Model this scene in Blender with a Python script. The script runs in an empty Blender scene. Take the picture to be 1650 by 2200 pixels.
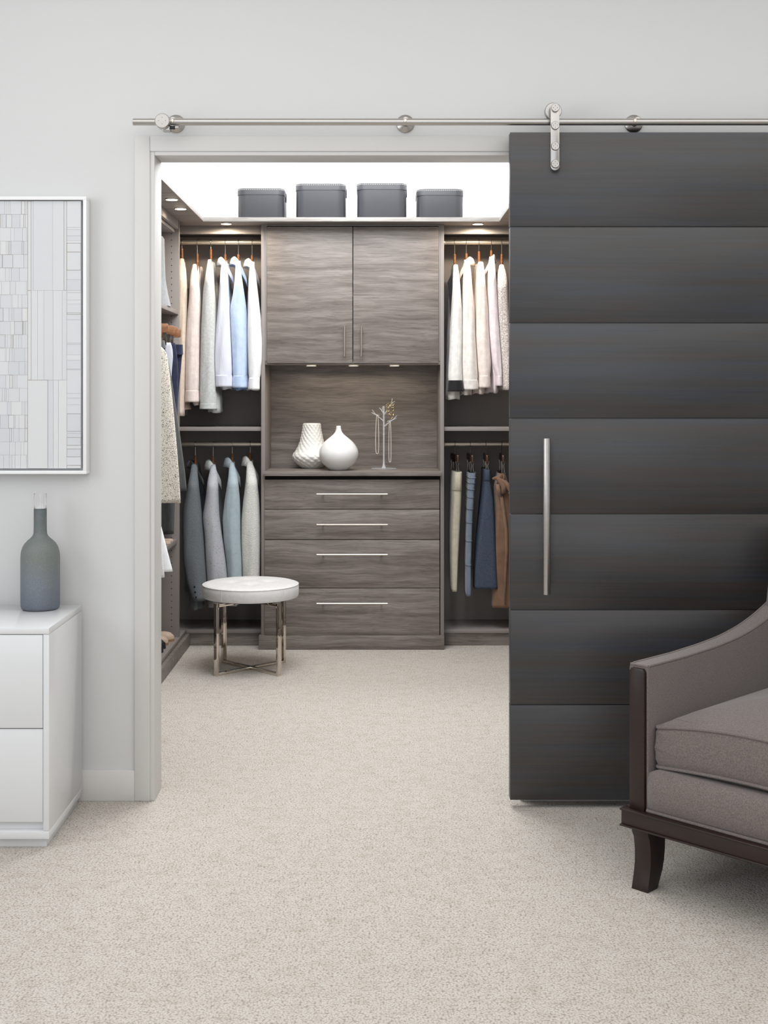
import bpy, bmesh, math, random
from mathutils import Vector, noise

# ------------------------------------------------------------------ scene, camera, light
scene = bpy.context.scene
C = scene.collection
PI = math.pi
F, CX, CY, CAMZ = 2735.0, 810.0, 848.0, 1.30       # focal length / vanishing point in 1650x2200 pixels

cam_d = bpy.data.cameras.new('camera'); cam = bpy.data.objects.new('camera', cam_d); C.objects.link(cam)
cam.location = (0, 0, CAMZ); cam.rotation_euler = (PI/2, 0, 0)
cam_d.sensor_fit = 'VERTICAL'; cam_d.sensor_height = 36.0; cam_d.sensor_width = 27.0
cam_d.lens = 36.0*F/2200.0
cam_d.shift_x = (825.0-CX)/2200.0
cam_d.shift_y = -(1100.0-CY)/2200.0
cam_d.clip_start = 0.05
scene.camera = cam

vs = scene.view_settings
vs.view_transform = 'Standard'; vs.look = 'None'; vs.gamma = 1.0; vs.use_curve_mapping = False
vs.exposure = 0.0

w = bpy.data.worlds.new('world'); scene.world = w; w.use_nodes = True
bgn = w.node_tree.nodes['Background']; bgn.inputs[0].default_value = (0.80, 0.88, 1.0, 1); bgn.inputs[1].default_value = 1.0

def area_light(name, loc, rot, sx, sy, power, col=(1, 1, 1)):
    d = bpy.data.lights.new(name, 'AREA'); d.shape = 'RECTANGLE'; d.size = sx; d.size_y = sy
    d.energy = power; d.color = col
    o = bpy.data.objects.new(name, d); C.objects.link(o); o.location = loc; o.rotation_euler = rot
    return o
# daylight through the window in the side wall
area_light('daylight_side_window', (-2.36, 1.75, 1.95), (0, -PI/2, 0), 1.4, 2.2, 29, (0.95, 0.98, 1.0))
area_light('rear_fill_light', (0.0, -1.52, 1.65), (PI/2, 0, 0), 3.4, 1.9, 14, (0.95, 0.98, 1.0))  # added frontal fill in an unseen window behind the camera
# added ceiling-wide fill standing in for strobes bounced off the bedroom ceiling
area_light('strobe_bounce_fill', (0.6, 1.35, 2.93), (0, 0, 0), 4.4, 4.4, 73, (1.0, 0.995, 0.985))
# ceiling light of the closet
area_light('closet_ceiling_light', (-0.125, 5.25, 2.72), (0, 0, 0), 1.3, 1.5, 60, (0.955, 0.98, 1.0))
area_light('closet_wall_fill', (-0.125, 6.62, 2.74), (0, 0, 0), 2.2, 0.12, 20, (0.97, 0.985, 1.0))  # added wash that whitens the back wall above the top shelf

# ------------------------------------------------------------------ helpers
def px(x, y, Y):                       # pixel -> world point on the plane at distance Y
    return Vector(((x-CX)*Y/F, Y, CAMZ-(y-CY)*Y/F))
def wx(x, Y): return (x-CX)*Y/F
def wz(y, Y): return CAMZ-(y-CY)*Y/F

ORG = {}
def root(name, label, cat, loc, rotz=0, group=None, kind=None):
    o = bpy.data.objects.new(name, None); C.objects.link(o)
    o.location = loc; o.rotation_euler = (0, 0, rotz); o.empty_display_size = 0.05
    if label: o['label'] = label
    if cat: o['category'] = cat
    if group: o['group'] = group
    if kind: o['kind'] = kind
    ORG[o.name] = Vector(loc) if rotz == 0 else Vector((0, 0, 0))
    return o

class MB:
    def __init__(s): s.v = []; s.f = []
    def add(s, verts, faces):
        n = len(s.v); s.v += [tuple(p) for p in verts]; s.f += [tuple(i+n for i in f) for f in faces]; return s
    def box(s, x0, x1, y0, y1, z0, z1):
        v = [(x, y, z) for x in (x0, x1) for y in (y0, y1) for z in (z0, z1)]
        return s.add(v, [(0, 1, 3, 2), (4, 6, 7, 5), (0, 4, 5, 1), (2, 3, 7, 6), (0, 2, 6, 4), (1, 5, 7, 3)])
    def loft(s, rings, cap0=True, cap1=True, closed=False):
        n = len(rings[0]); v = [p for r in rings for p in r]; f = []
        m = len(rings)
        for i in range(m if closed else m-1):
            a = i*n; b = ((i+1) % m)*n
            for j in range(n):
                k = (j+1) % n
                f.append((a+j, a+k, b+k, b+j))
        if cap0 and not closed: f.append(tuple(range(n-1, -1, -1)))
        if cap1 and not closed: f.append(tuple((m-1)*n+j for j in range(n)))
        return s.add(v, f)
    def sheet(s, rows):
        n = len(rows[0]); v = [p for r in rows for p in r]; f = []
        for i in range(len(rows)-1):
            for j in range(n-1):
                f.append((i*n+j, i*n+j+1, (i+1)*n+j+1, (i+1)*n+j))
        return s.add(v, f)
    def tube(s, pts, r, seg=8, closed=False):
        pts = [Vector(p) for p in pts]; rings = []
        up = None
        for i, p in enumerate(pts):
            if closed: t = pts[(i+1) % len(pts)]-pts[i-1]
            else: t = pts[min(i+1, len(pts)-1)]-pts[max(i-1, 0)]
            t.normalize()
            if up is None:
                a = Vector((0, 0, 1)) if abs(t.z) < .9 else Vector((1, 0, 0))
                up = (a-t*a.dot(t)).normalized()
            else:
                up = (up-t*up.dot(t)).normalized()
            q = t.cross(up); rr = r[i] if isinstance(r, (list, tuple)) else r
            rings.append([p+up*(rr*math.cos(2*PI*k/seg))+q*(rr*math.sin(2*PI*k/seg)) for k in range(seg)])
        return s.loft(rings, closed=closed)
    def lathe(s, prof, c, seg=40, axis='z', cap=True):      # prof: (radius, height)
        rings = []
        for r, h in prof:
            ring = []
            for k in range(seg):
                a = 2*PI*k/seg; u, v2 = r*math.cos(a), r*math.sin(a)
                if axis == 'z': ring.append((c[0]+u, c[1]+v2, c[2]+h))
                elif axis == 'y': ring.append((c[0]+u, c[1]+h, c[2]+v2))
                else: ring.append((c[0]+h, c[1]+u, c[2]+v2))
            rings.append(ring)
        return s.loft(rings, cap, cap)
    def prism(s, poly, axis, a0, a1):          # poly in the two other axes, extruded along axis
        def P(p, a):
            return (a, p[0], p[1]) if axis == 'x' else (p[0], a, p[1]) if axis == 'y' else (p[0], p[1], a)
        return s.loft([[P(p, a0) for p in poly], [P(p, a1) for p in poly]])
    def sphere(s, c, r, seg=8, rings=5):
        prof = [(max(1e-5, r*math.sin(PI*i/rings)), -r*math.cos(PI*i/rings)) for i in range(rings+1)]
        return s.lathe(prof, c, seg)
    def build(s, name, mat, parent=None, bevel=0, smooth=35, solid=0, segs=2):
        off = ORG[parent.name] if parent else Vector((0, 0, 0))
        me = bpy.data.meshes.new(name)
        if not parent and s.v:
            xs, ys, zs = zip(*s.v); off = Vector(((min(xs)+max(xs))/2, (min(ys)+max(ys))/2, min(zs)))
        me.from_pydata([(p[0]-off[0], p[1]-off[1], p[2]-off[2]) for p in s.v], [], s.f)
        bm = bmesh.new(); bm.from_mesh(me)
        bmesh.ops.recalc_face_normals(bm, faces=bm.faces)
        if bevel:
            ed = [e for e in bm.edges if len(e.link_faces) == 2 and e.calc_face_angle(0) > 0.6]
            bmesh.ops.bevel(bm, geom=ed, offset=bevel, segments=segs, affect='EDGES', profile=0.5, clamp_overlap=True)
        bm.to_mesh(me); bm.free()
        if smooth:
            me.shade_smooth(); me.set_sharp_from_angle(angle=math.radians(smooth))
        o = bpy.data.objects.new(name, me); C.objects.link(o)
        me.materials.append(mat)
        if parent: o.parent = parent; ORG[o.name] = ORG[parent.name]
        else: o.location = off
        if solid:
            m = o.modifiers.new('thickness', 'SOLIDIFY'); m.thickness = solid; m.offset = 0
        return o

def tag(o, label, cat, group=None, kind=None):
    if label: o['label'] = label
    if cat: o['category'] = cat
    if group: o['group'] = group
    if kind: o['kind'] = kind
    return o
def structure(o, label=None):
    o['kind'] = 'structure'
    if label: o['label'] = label
    return o
def boxo(name, b, mat, parent=None, bevel=.0015, **k):
    return MB().box(*b).build(name, mat, parent, bevel=bevel, **k)
def rrect(cx, cy, hx, hy, r, n=5):         # rounded rectangle outline
    r = min(r, hx, hy); pts = []
    for q, (sx, sy) in enumerate(((1, 1), (-1, 1), (-1, -1), (1, -1))):
        for k in range(n+1):
            a = q*PI/2+k*PI/2/n
            pts.append((cx+sx*(hx-r)+r*math.cos(a), cy+sy*(hy-r)+r*math.sin(a)))
    return pts
def lerp(a, b, t): return a+(b-a)*t
def interp(tab, x):                         # piecewise smooth table lookup, rows sorted by the first column
    if x <= tab[0][0]: return list(tab[0][1:])
    for a, b in zip(tab, tab[1:]):
        if x <= b[0]:
            t = (x-a[0])/(b[0]-a[0])
            return [lerp(p, q, t) for p, q in zip(a[1:], b[1:])]
    return list(tab[-1][1:])

# ------------------------------------------------------------------ materials
MATS = {}
class NT:
    def __init__(s, name):
        m = bpy.data.materials.new(name); m.use_nodes = True; s.m = m; s.t = m.node_tree; s.b = s.t.nodes['Principled BSDF']
        MATS[name] = m
    def n(s, typ, **k):
        o = s.t.nodes.new(typ)
        for a, v in k.items(): setattr(o, a, v)
        return o
    def l(s, a, b): s.t.links.new(a, b)
    def coord(s, scale=(1, 1, 1), rand=False, rot=(0, 0, 0)):
        tc = s.n('ShaderNodeTexCoord'); mp = s.n('ShaderNodeMapping'); mp.inputs['Scale'].default_value = scale
        mp.inputs['Rotation'].default_value = rot
        if rand:
            oi = s.n('ShaderNodeObjectInfo'); ad = s.n('ShaderNodeVectorMath', operation='MULTIPLY_ADD')
            ad.inputs[0].default_value = (7.3, 3.1, 11.7)
            s.l(oi.outputs['Random'], ad.inputs[1]); s.l(tc.outputs['Object'], ad.inputs[2]); s.l(ad.outputs[0], mp.inputs[0])
        else: s.l(tc.outputs['Object'], mp.inputs[0])
        return mp.outputs[0]
    def noise(s, vec, scale, detail=4, rough=.55, dist=0):
        o = s.n('ShaderNodeTexNoise'); s.l(vec, o.inputs['Vector'])
        o.inputs['Scale'].default_value = scale; o.inputs['Detail'].default_value = detail
        o.inputs['Roughness'].default_value = rough; o.inputs['Distortion'].default_value = dist
        return o.outputs['Fac']
    def ramp(s, fac, stops, mode='LINEAR'):
        o = s.n('ShaderNodeValToRGB'); o.color_ramp.interpolation = mode
        e = o.color_ramp.elements
        while len(e) < len(stops): e.new(.5)
        for i, (p, c) in enumerate(stops): e[i].position = p; e[i].color = (*c, 1)
        s.l(fac, o.inputs[0]); return o.outputs[0]
    def mix(s, a, b, fac, mode='MIX'):
        o = s.n('ShaderNodeMix', data_type='RGBA', blend_type=mode)
        for v, i in ((fac, 0), (a, 6), (b, 7)):
            if hasattr(v, 'links'): s.l(v, o.inputs[i])
            else: o.inputs[i].default_value = v if i == 0 else (*v, 1)
        return o.outputs[2]
    def col(s, c):
        if hasattr(c, 'links'): s.l(c, s.b.inputs['Base Color'])
        else: s.b.inputs['Base Color'].default_value = (*c, 1)
        return s
    def bump(s, h, strength=.3, dist=.002):
        o = s.n('ShaderNodeBump'); o.inputs['Strength'].default_value = strength; o.inputs['Distance'].default_value = dist
        s.l(h, o.inputs['Height']); s.l(o.outputs[0], s.b.inputs['Normal']); return s
    def set(s, **k):
        for a, v in k.items(): s.b.inputs[a.replace('_', ' ')].default_value = v
        return s

def srgb(r, g, b):
    f = lambda c: ((c/255+.055)/1.055)**2.4 if c > 10 else c/255/12.92
    return (f(r), f(g), f(b))
def plain(name, c, rough=.5, metal=0, bump=0, bs=200, **k):
    t = NT(name).col(c).set(Roughness=rough, Metallic=metal, **k)
    if bump: t.bump(t.noise(t.coord(), bs, 3), bump, .001)
    return t.m

def m_paint(name, c, rough=.6):
    t = NT(name); v = t.coord()
    t.col(t.mix(c, tuple(x*.985 for x in c), t.noise(v, 3, 2))).set(Roughness=rough)
    t.bump(t.noise(v, 350, 2), .08, .0005); return t.m
WALL = m_paint('wall_paint', srgb(213, 213, 212), .62)
TRIM = m_paint('trim_paint', srgb(213, 211, 208), .45)
WHITE_WALL = m_paint('closet_white_paint', srgb(243, 243, 243), .6)
CEIL = m_paint('ceiling_paint', srgb(240, 239, 236), .7)

def m_wood(name, dark, mid, light, rough=.45, sc=1.0, grain=.35, rand=True, spec=.5):
    t = NT(name); v0 = t.coord((1, 1, 1), rand)
    wn = t.n('ShaderNodeTexNoise'); wn.inputs['Scale'].default_value = 3.2*sc; wn.inputs['Detail'].default_value = 2; t.l(v0, wn.inputs['Vector'])
    wa = t.n('ShaderNodeVectorMath', operation='MULTIPLY_ADD'); t.l(wn.outputs['Color'], wa.inputs[0])
    wa.inputs[1].default_value = (0, .035/sc, .035/sc); t.l(v0, wa.inputs[2])
    def mp(scale):
        o = t.n('ShaderNodeMapping'); o.inputs['Scale'].default_value = scale; t.l(wa.outputs[0], o.inputs[0]); return o.outputs[0]
    big = t.noise(mp((2.0*sc, 30*sc, 30*sc)), 1.0, 4, .6)
    fine = t.noise(mp((9*sc, 240*sc, 240*sc)), 1.0, 3, .6)
    strk = t.noise(mp((5*sc, 120*sc, 120*sc)), 1.0, 4, .65)
    base = t.ramp(big, [(.3, dark), (.5, mid), (.7, light)])
    c2 = t.mix(base, t.ramp(fine, [(.36, (.55, .53, .52)), (.52, (1, 1, 1))]), grain, 'MULTIPLY')
    s2 = t.ramp(strk, [(.36, (.60, .58, .57)), (.54, (1, 1, 1))])
    t.col(t.mix(c2, s2, .55, 'MULTIPLY')).set(Roughness=rough)
    t.b.inputs['Specular IOR Level'].default_value = spec
    t.bump(fine, .12, .0006); return t.m
VENEER = m_wood('grey_taupe_veneer', srgb(110, 101, 96), srgb(134, 125, 119), srgb(152, 144, 139), .45, grain=.55)
MELAMINE = plain('taupe_melamine', srgb(140, 132, 128), .45, bump=.04, bs=400)
def m_doorwood():
    t = NT('espresso_door_wood'); big = t.noise(t.coord((1.5, 85, 85), True), 1.0, 4, .6, .2)
    tint = t.noise(t.coord((1.7, 30, 30), True), 1.0, 4, .55, .2)
    f = t.noise(t.coord((3.5, 480, 480), True), 1.0, 3, .6)
    base = t.ramp(tint, [(.34, srgb(52, 42, 39)), (.46, srgb(49, 46, 45)), (.56, srgb(47, 47, 49)), (.68, srgb(44, 47, 57))])
    c = t.mix(base, t.ramp(big, [(.34, (.66, .66, .67)), (.56, (1, 1, 1))]), .8, 'MULTIPLY')
    t.col(t.mix(c, t.ramp(f, [(.35, (.66, .65, .64)), (.6, (1, 1, 1))]), .6, 'MULTIPLY')).set(Roughness=.36)
    t.b.inputs['Specular IOR Level'].default_value = .75
    t.bump(f, .08, .0004); return t.m
DOORWOOD = m_doorwood()
def m_carpet():
    t = NT('beige_loop_carpet'); v = t.coord()
    vo = t.n('ShaderNodeTexVoronoi'); vo.inputs['Scale'].default_value = 185; t.l(v, vo.inputs['Vector'])
    loop = vo.outputs['Distance']
    n1 = t.noise(v, 420, 2); n2 = t.noise(v, 22, 4, .6); n3 = t.noise(v, 1.6, 3)
    n4 = t.noise(t.coord((14, 60, 1)), 1.0, 3, .6)
    c = t.ramp(loop, [(.0, srgb(213, 208, 202)), (.45, srgb(202, 196, 189)), (.9, srgb(160, 151, 142))])
    c = t.mix(c, t.ramp(n1, [(.35, srgb(190, 180, 168)), (.62, (1, 1, 1))]), .30, 'MULTIPLY')
    c = t.mix(c, t.ramp(n2, [(.36, srgb(226, 218, 208)), (.52, (1, 1, 1))]), .26, 'MULTIPLY')
    c = t.mix(c, t.ramp(n4, [(.32, srgb(222, 214, 203)), (.46, (1, 1, 1))]), .30, 'MULTIPLY')
    t.col(c).set(Roughness=.95); t.b.inputs['Specular IOR Level'].default_value = .1
    inv = t.n('ShaderNodeMath', operation='SUBTRACT'); inv.inputs[0].default_value = 1; t.l(loop, inv.inputs[1])
    t.bump(inv.outputs[0], .55, .003); return t.m
CARPET = m_carpet()
def m_brushed(name, c, rough, sc=(1, 1, 400)):
    t = NT(name); n = t.noise(t.coord(sc), 1.0, 2)
    t.col(t.mix(c, tuple(x*.82 for x in c), n)).set(Metallic=1.0, Roughness=rough); return t.m
STEEL = m_brushed('brushed_steel', srgb(196, 192, 188), .28, (3, 300, 300))
NICKEL = m_brushed('satin_nickel', srgb(214, 205, 193), .30, (200, 200, 4))
RODM = plain('champagne_rod', srgb(206, 197, 182), .34, .75)
CHROME = plain('polished_nickel', srgb(214, 207, 196), .06, 1)
WIRE = plain('hook_wire', srgb(190, 186, 180), .2, 1)
DARKHOLE = plain('dark_hole', (.008, .007, .006), .8)
LACQUER = plain('white_lacquer', srgb(226, 227, 228), .16)
CERAMIC = plain('white_glazed_ceramic', srgb(240, 239, 237), .12)
MATTECER = plain('white_matte_ceramic', srgb(238, 236, 231), .55)
PEARL = plain('pearl', srgb(240, 234, 224), .2, Coat_Weight=.5)
GOLD = plain('pale_gold', srgb(226, 205, 160), .22, 1)
HANGERW = m_wood('hanger_wood', srgb(128, 84, 54), srgb(150, 102, 68), srgb(168, 118, 82), .35, 3.0, .3)
HANGERD = m_wood('dark_hanger_wood', srgb(62, 42, 32), srgb(78, 54, 42), srgb(92, 66, 52), .35, 3.0, .3)
CHAIRW = m_wood('espresso_chair_wood', srgb(34, 19, 14), srgb(38, 22, 16), srgb(43, 25, 18), .40, 2.0, .15)
BOXLEATHER = plain('slate_box_leather', srgb(78, 79, 84), .42, bump=.12, bs=500)
STITCH = plain('cream_stitch', srgb(232, 228, 220), .7)
FRAMEW = plain('white_frame', srgb(242, 242, 242), .35)
UNDERLAY = plain('tan_underlay', srgb(190, 178, 164), .8)
def m_paper():
    t = NT('white_paper'); oi = t.n('ShaderNodeObjectInfo')
    t.col(t.ramp(oi.outputs['Random'], [(0, srgb(208, 210, 213)), (.5, srgb(215, 216, 218)), (1, srgb(220, 220, 220))])).set(Roughness=.6); return t.m
PAPER = m_paper()
def m_glass(name, c=(1, 1, 1), rough=0.0, ior=1.45):
    t = NT(name).col(c).set(Roughness=rough, IOR=ior); t.b.inputs['Transmission Weight'].default_value = 1.0; return t.m
GLASS = m_glass('clear_glass'); ACRYLIC = plain('clear_acrylic', (.86, .88, .92), .06, Alpha=.38)
def m_bottle():
    t = NT('frosted_bottle_glaze'); tc = t.n('ShaderNodeTexCoord'); sp = t.n('ShaderNodeSeparateXYZ'); t.l(tc.outputs['Object'], sp.inputs[0])
    n = t.noise(t.coord(), 26, 5, .6); ad = t.n('ShaderNodeMath', operation='MULTIPLY_ADD')
    t.l(n, ad.inputs[0]); ad.inputs[1].default_value = .10; t.l(sp.outputs[2], ad.inputs[2])
    c = t.ramp(ad.outputs[0], [(.05, srgb(98, 104, 116)), (.13, srgb(114, 120, 128)), (.21, srgb(117, 122, 118)), (.30, srgb(106, 112, 111)), (.36, srgb(90, 96, 98))])
    sp2 = t.ramp(t.noise(t.coord(), 330, 2), [(.5, (1, 1, 1)), (.72, (1.5, 1.5, 1.5))])
    t.col(t.mix(c, sp2, .5, 'MULTIPLY')).set(Roughness=.55); t.bump(t.noise(t.coord(), 420, 2), .3, .0008); return t.m
BOTTLE = m_bottle()
def m_emit(name, c, s):
    t = NT(name); t.b.inputs['Emission Color'].default_value = (*c, 1); t.b.inputs['Emission Strength'].default_value = s; return t.m
PUCK = m_emit('puck_lens', (1.0, .88, .68), 14)

def soft_folds(t, f, bs, bd):
    fd = t.noise(t.coord((34, 34, 5), True), 1.0, 3, .55, .6)
    o = t.n('ShaderNodeBump'); o.inputs['Strength'].default_value = .35; o.inputs['Distance'].default_value = .010; t.l(fd, o.inputs['Height'])
    p = t.n('ShaderNodeBump'); p.inputs['Strength'].default_value = bs; p.inputs['Distance'].default_value = bd; t.l(f, p.inputs['Height'])
    t.l(o.outputs[0], p.inputs['Normal']); t.l(p.outputs[0], t.b.inputs['Normal'])
def m_cloth(name, c, c2=None, rough=.85, weave=700, sheen=.25, ns=40, amt=.5, bs=.25, bd=.0008, sub=0.0):
    t = NT(name); v = t.coord(); c2 = c2 or tuple(x*.86 for x in c)
    n = t.noise(v, ns, 4, .6); f = t.noise(v, weave, 2)
    k = t.mix(c, c2, t.ramp(n, [(.35, (0, 0, 0)), (.65, (1, 1, 1))]))
    t.col(t.mix(k, t.ramp(f, [(.35, (.78, .78, .78)), (.6, (1, 1, 1))]), amt, 'MULTIPLY')).set(Roughness=rough)
    t.b.inputs['Sheen Weight'].default_value = sheen; t.b.inputs['Specular IOR Level'].default_value = .2
    if sub: t.b.inputs['Subsurface Weight'].default_value = sub; t.b.inputs['Subsurface Radius'].default_value = (.01, .01, .01)
    soft_folds(t, f, bs, bd); return t.m
def m_speckle(name, base, spot, scale, lo, hi, base2=None):
    t = NT(name); v = t.coord(); n = t.noise(v, scale, 2, .5, .4); n2 = t.noise(v, scale*.35, 3)
    b = t.mix(base, base2 or tuple(x*.9 for x in base), n2)
    t.col(t.mix(spot, b, t.ramp(n, [(lo, (0, 0, 0)), (hi, (1, 1, 1))]))).set(Roughness=.85)
    t.b.inputs['Specular IOR Level'].default_value = .2
    t.bump(t.noise(v, 600, 2), .25, .0008); return t.m
def m_stripe(name, a, b, scale):
    t = NT(name); v = t.coord(); wv = t.n('ShaderNodeTexWave'); wv.bands_direction = 'X'; wv.inputs['Scale'].default_value = scale
    wv.inputs['Distortion'].default_value = .3; t.l(v, wv.inputs['Vector'])
    t.col(t.mix(a, b, wv.outputs['Fac'])).set(Roughness=.75); soft_folds(t, t.noise(v, 700, 2), .15, .0005); return t.m
def m_knit(name, c, c2, sx=90, sz=150):
    t = NT(name); v = t.coord((1, 1, 1)); wv = t.n('ShaderNodeTexWave'); wv.bands_direction = 'Z'; wv.inputs['Scale'].default_value = sz/PI
    wv.inputs['Distortion'].default_value = 9; wv.inputs['Detail'].default_value = 2; wv.inputs['Detail Scale'].default_value = 3.0; t.l(v, wv.inputs['Vector'])
    h = wv.outputs['Fac']
    t.col(t.mix(c2, c, h)).set(Roughness=.9); t.bump(h, .45, .003); return t.m

def m_cloth_flat(name, *a, **k):
    m = m_cloth(name, *a, **k)
    for nd in m.node_tree.nodes:
        if nd.type == 'BUMP' and abs(nd.inputs['Strength'].default_value-.35) < 1e-4 and nd.inputs['Distance'].default_value > .005: nd.inputs['Strength'].default_value = 0
    return m
CL = dict(
 beige=m_cloth('beige_knit', srgb(226, 208, 190), weave=500),
 blush=m_cloth('blush_knit', srgb(240, 224, 218), weave=450, bd=.0012),
 greyknit=m_cloth('pale_grey_knit', srgb(212, 214, 212), srgb(196, 199, 197), weave=380, ns=90, amt=.6, bd=.0012),
 lavender=m_stripe('lavender_stripe', srgb(232, 233, 240), srgb(206, 210, 228), 130),
 blue=m_cloth('blue_poplin', srgb(202, 220, 244), srgb(190, 210, 240), weave=900, amt=.15, rough=.7, bs=.1),
 bluein=m_cloth('deep_blue_poplin', srgb(140, 172, 218), weave=900, amt=.15, rough=.7),
 white=m_cloth('white_cotton', srgb(244, 245, 246), srgb(236, 238, 241), weave=900, amt=.12, rough=.7, bs=.1),
 charcoal=m_speckle('charcoal_wool', srgb(108, 113, 117), srgb(124, 129, 133), 420, .38, .5, srgb(98, 103, 107)),
 black=m_cloth('black_satin', srgb(34, 34, 36), rough=.5, amt=.2),
 tweed=m_speckle('speckled_tweed', srgb(186, 187, 193), srgb(84, 86, 92), 210, .30, .36),
 aqua=m_cloth('powder_blue_wool', srgb(176, 190, 196), srgb(166, 181, 188), weave=500, amt=.3),
 cream_knit=m_knit('cream_chunky_knit', srgb(232, 231, 226), srgb(208, 207, 200)),
 offwhite=m_cloth('offwhite_silk', srgb(243, 240, 235), weave=900, amt=.12, rough=.6, bs=.1),
 cream=m_cloth('cream_silk', srgb(243, 236, 228), weave=900, amt=.12, rough=.6, bs=.1),
 peach=m_cloth('peach_silk', srgb(243, 228, 219), weave=900, amt=.12, rough=.6, bs=.1),
 pink=m_cloth('pale_pink_cotton', srgb(240, 226, 228), weave=900, amt=.12, rough=.65, bs=.1),
 lace=m_speckle('taupe_sequin_lace', srgb(178, 164, 158), srgb(230, 222, 216), 240, .42, .56, srgb(160, 146, 140)),
 sand=m_cloth('sand_twill', srgb(206, 196, 176), weave=700, amt=.3),
 denim=m_cloth('dusty_blue_denim', srgb(126, 139, 153), srgb(110, 124, 140), weave=600, ns=18, amt=.4),
 navyw=m_speckle('navy_wool', srgb(66, 75, 90), srgb(82, 92, 108), 380, .38, .55, srgb(58, 67, 82)),
 brown=m_cloth('tan_suede', srgb(138, 108, 86), srgb(116, 90, 70), weave=500, ns=10, amt=.4, rough=.9),
 floral=m_speckle('ivory_floral_print', srgb(228, 221, 210), srgb(104, 97, 90), 270, .39, .46, srgb(210, 202, 190)),
 gunmetal=m_cloth('dark_charcoal_wool', srgb(84, 86, 86), weave=500, amt=.45),
 navy=m_cloth('navy_cotton', srgb(48, 52, 76), srgb(38, 42, 62), weave=600, amt=.4),
 paleg=m_cloth('pale_grey_denim', srgb(206, 208, 216), weave=600, ns=20, amt=.4),
 felt=m_cloth('grey_felt', srgb(146, 150, 152), weave=260, ns=60, amt=.55, bd=.0015),
 whitetex=m_knit('white_ribbed_knit', srgb(238, 238, 236), srgb(206, 206, 204), 60, 260),
 chair=m_cloth_flat('taupe_chair_weave', srgb(132, 121, 117), srgb(104, 95, 92), weave=800, ns=330, amt=.7, bs=.4, bd=.0012),
 stool=m_cloth_flat('pearl_grey_upholstery', srgb(228, 226, 225), srgb(220, 218, 217), weave=500, ns=60, amt=.25, rough=.6),
)
def m_leather(name, c): return plain(name, c, .35, bump=.05, bs=300)
TANSUEDE = CL['sand']; NUDE = m_cloth('nude_suede', srgb(196, 174, 154), weave=500, amt=.2)
BLACKLEATHER = m_leather('black_leather', srgb(34, 36, 40)); SOLE = plain('tan_sole', srgb(150, 116, 84), .5)

# ------------------------------------------------------------------ the setting
WY, WB = 4.08, 4.20                     # front and back face of the closet wall
OX0, OX1, OZ = -0.712, 0.458, 2.066     # clear opening
RX0, RX1, RY0, RZ = -2.45, 2.9, -1.6, 2.95
structure(MB().box(RX0-.1, RX1+.1, RY0-.1, 7.02, -.1, 0).build('floor', CARPET, smooth=0))
wl = MB().box(RX0-.1, OX0-.02, WY, WB, 0, RZ).box(OX1+.02, RX1+.1, WY, WB, 0, RZ).box(OX0-.02, OX1+.02, WY, WB, OZ+.02, RZ)
structure(wl.build('wall_front', WALL, smooth=0))
# side wall with a window opening, rear wall with a wide window added for the frontal fill
structure(MB().box(RX0-.1, RX0, RY0-.1, .62, 0, RZ).box(RX0-.1, RX0, 2.88, WY, 0, RZ).box(RX0-.1, RX0, .62, 2.88, 0, .72)
          .box(RX0-.1, RX0, .62, 2.88, 2.68, RZ).build('wall_left', WALL, smooth=0))
structure(MB().box(RX1, RX1+.1, RY0-.1, WY, 0, RZ).build('wall_right', WALL, smooth=0))
structure(MB().box(RX0, -1.75, RY0-.1, RY0, 0, RZ).box(1.75, RX1, RY0-.1, RY0, 0, RZ).box(-1.75, 1.75, RY0-.1, RY0, 0, .65)
          .box(-1.75, 1.75, RY0-.1, RY0, 2.65, RZ).build('wall_back', WALL, smooth=0))
structure(MB().box(RX0-.1, RX1+.1, RY0-.1, WB, RZ, RZ+.1).build('ceiling', CEIL, smooth=0))
def window(name, fr):
    r = root(name, None, None, (0, 0, 0), kind='structure')
    for b in fr: boxo('window_frame', b, TRIM, r, .003)
    return r
window('window_1', [(RX0-.09, RX0-.05, .62, .67, .72, 2.68), (RX0-.09, RX0-.05, 2.83, 2.88, .72, 2.68), (RX0-.09, RX0-.05, .67, 2.83, .72, .77),
                    (RX0-.09, RX0-.05, .67, 2.83, 2.63, 2.68), (RX0-.09, RX0-.05, 1.73, 1.77, .77, 2.63)])
window('window_2', [(-1.75, -1.70, RY0-.09, RY0-.05, .65, 2.65), (1.70, 1.75, RY0-.09, RY0-.05, .65, 2.65), (-1.70, 1.70, RY0-.09, RY0-.05, .65, .70),
                    (-1.70, 1.70, RY0-.09, RY0-.05, 2.60, 2.65), (-.02, .02, RY0-.09, RY0-.05, .70, 2.60)])
# closet shell
KX0, KX1, KY1, KZ = -1.37, 1.12, 6.90, 2.78
structure(boxo('wall_closet_back', (KX0-.1, KX1+.1, KY1, KY1+.1, 0, KZ), WHITE_WALL, bevel=0))
structure(boxo('wall_closet_left', (KX0-.1, KX0, WB, KY1, 0, KZ), WHITE_WALL, bevel=0))
structure(boxo('wall_closet_right', (KX1, KX1+.1, WB, KY1, 0, KZ), WHITE_WALL, bevel=0))
structure(boxo('ceiling_closet', (KX0-.1, KX1+.1, WB, KY1+.1, KZ, KZ+.1), WHITE_WALL, bevel=0))
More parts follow.
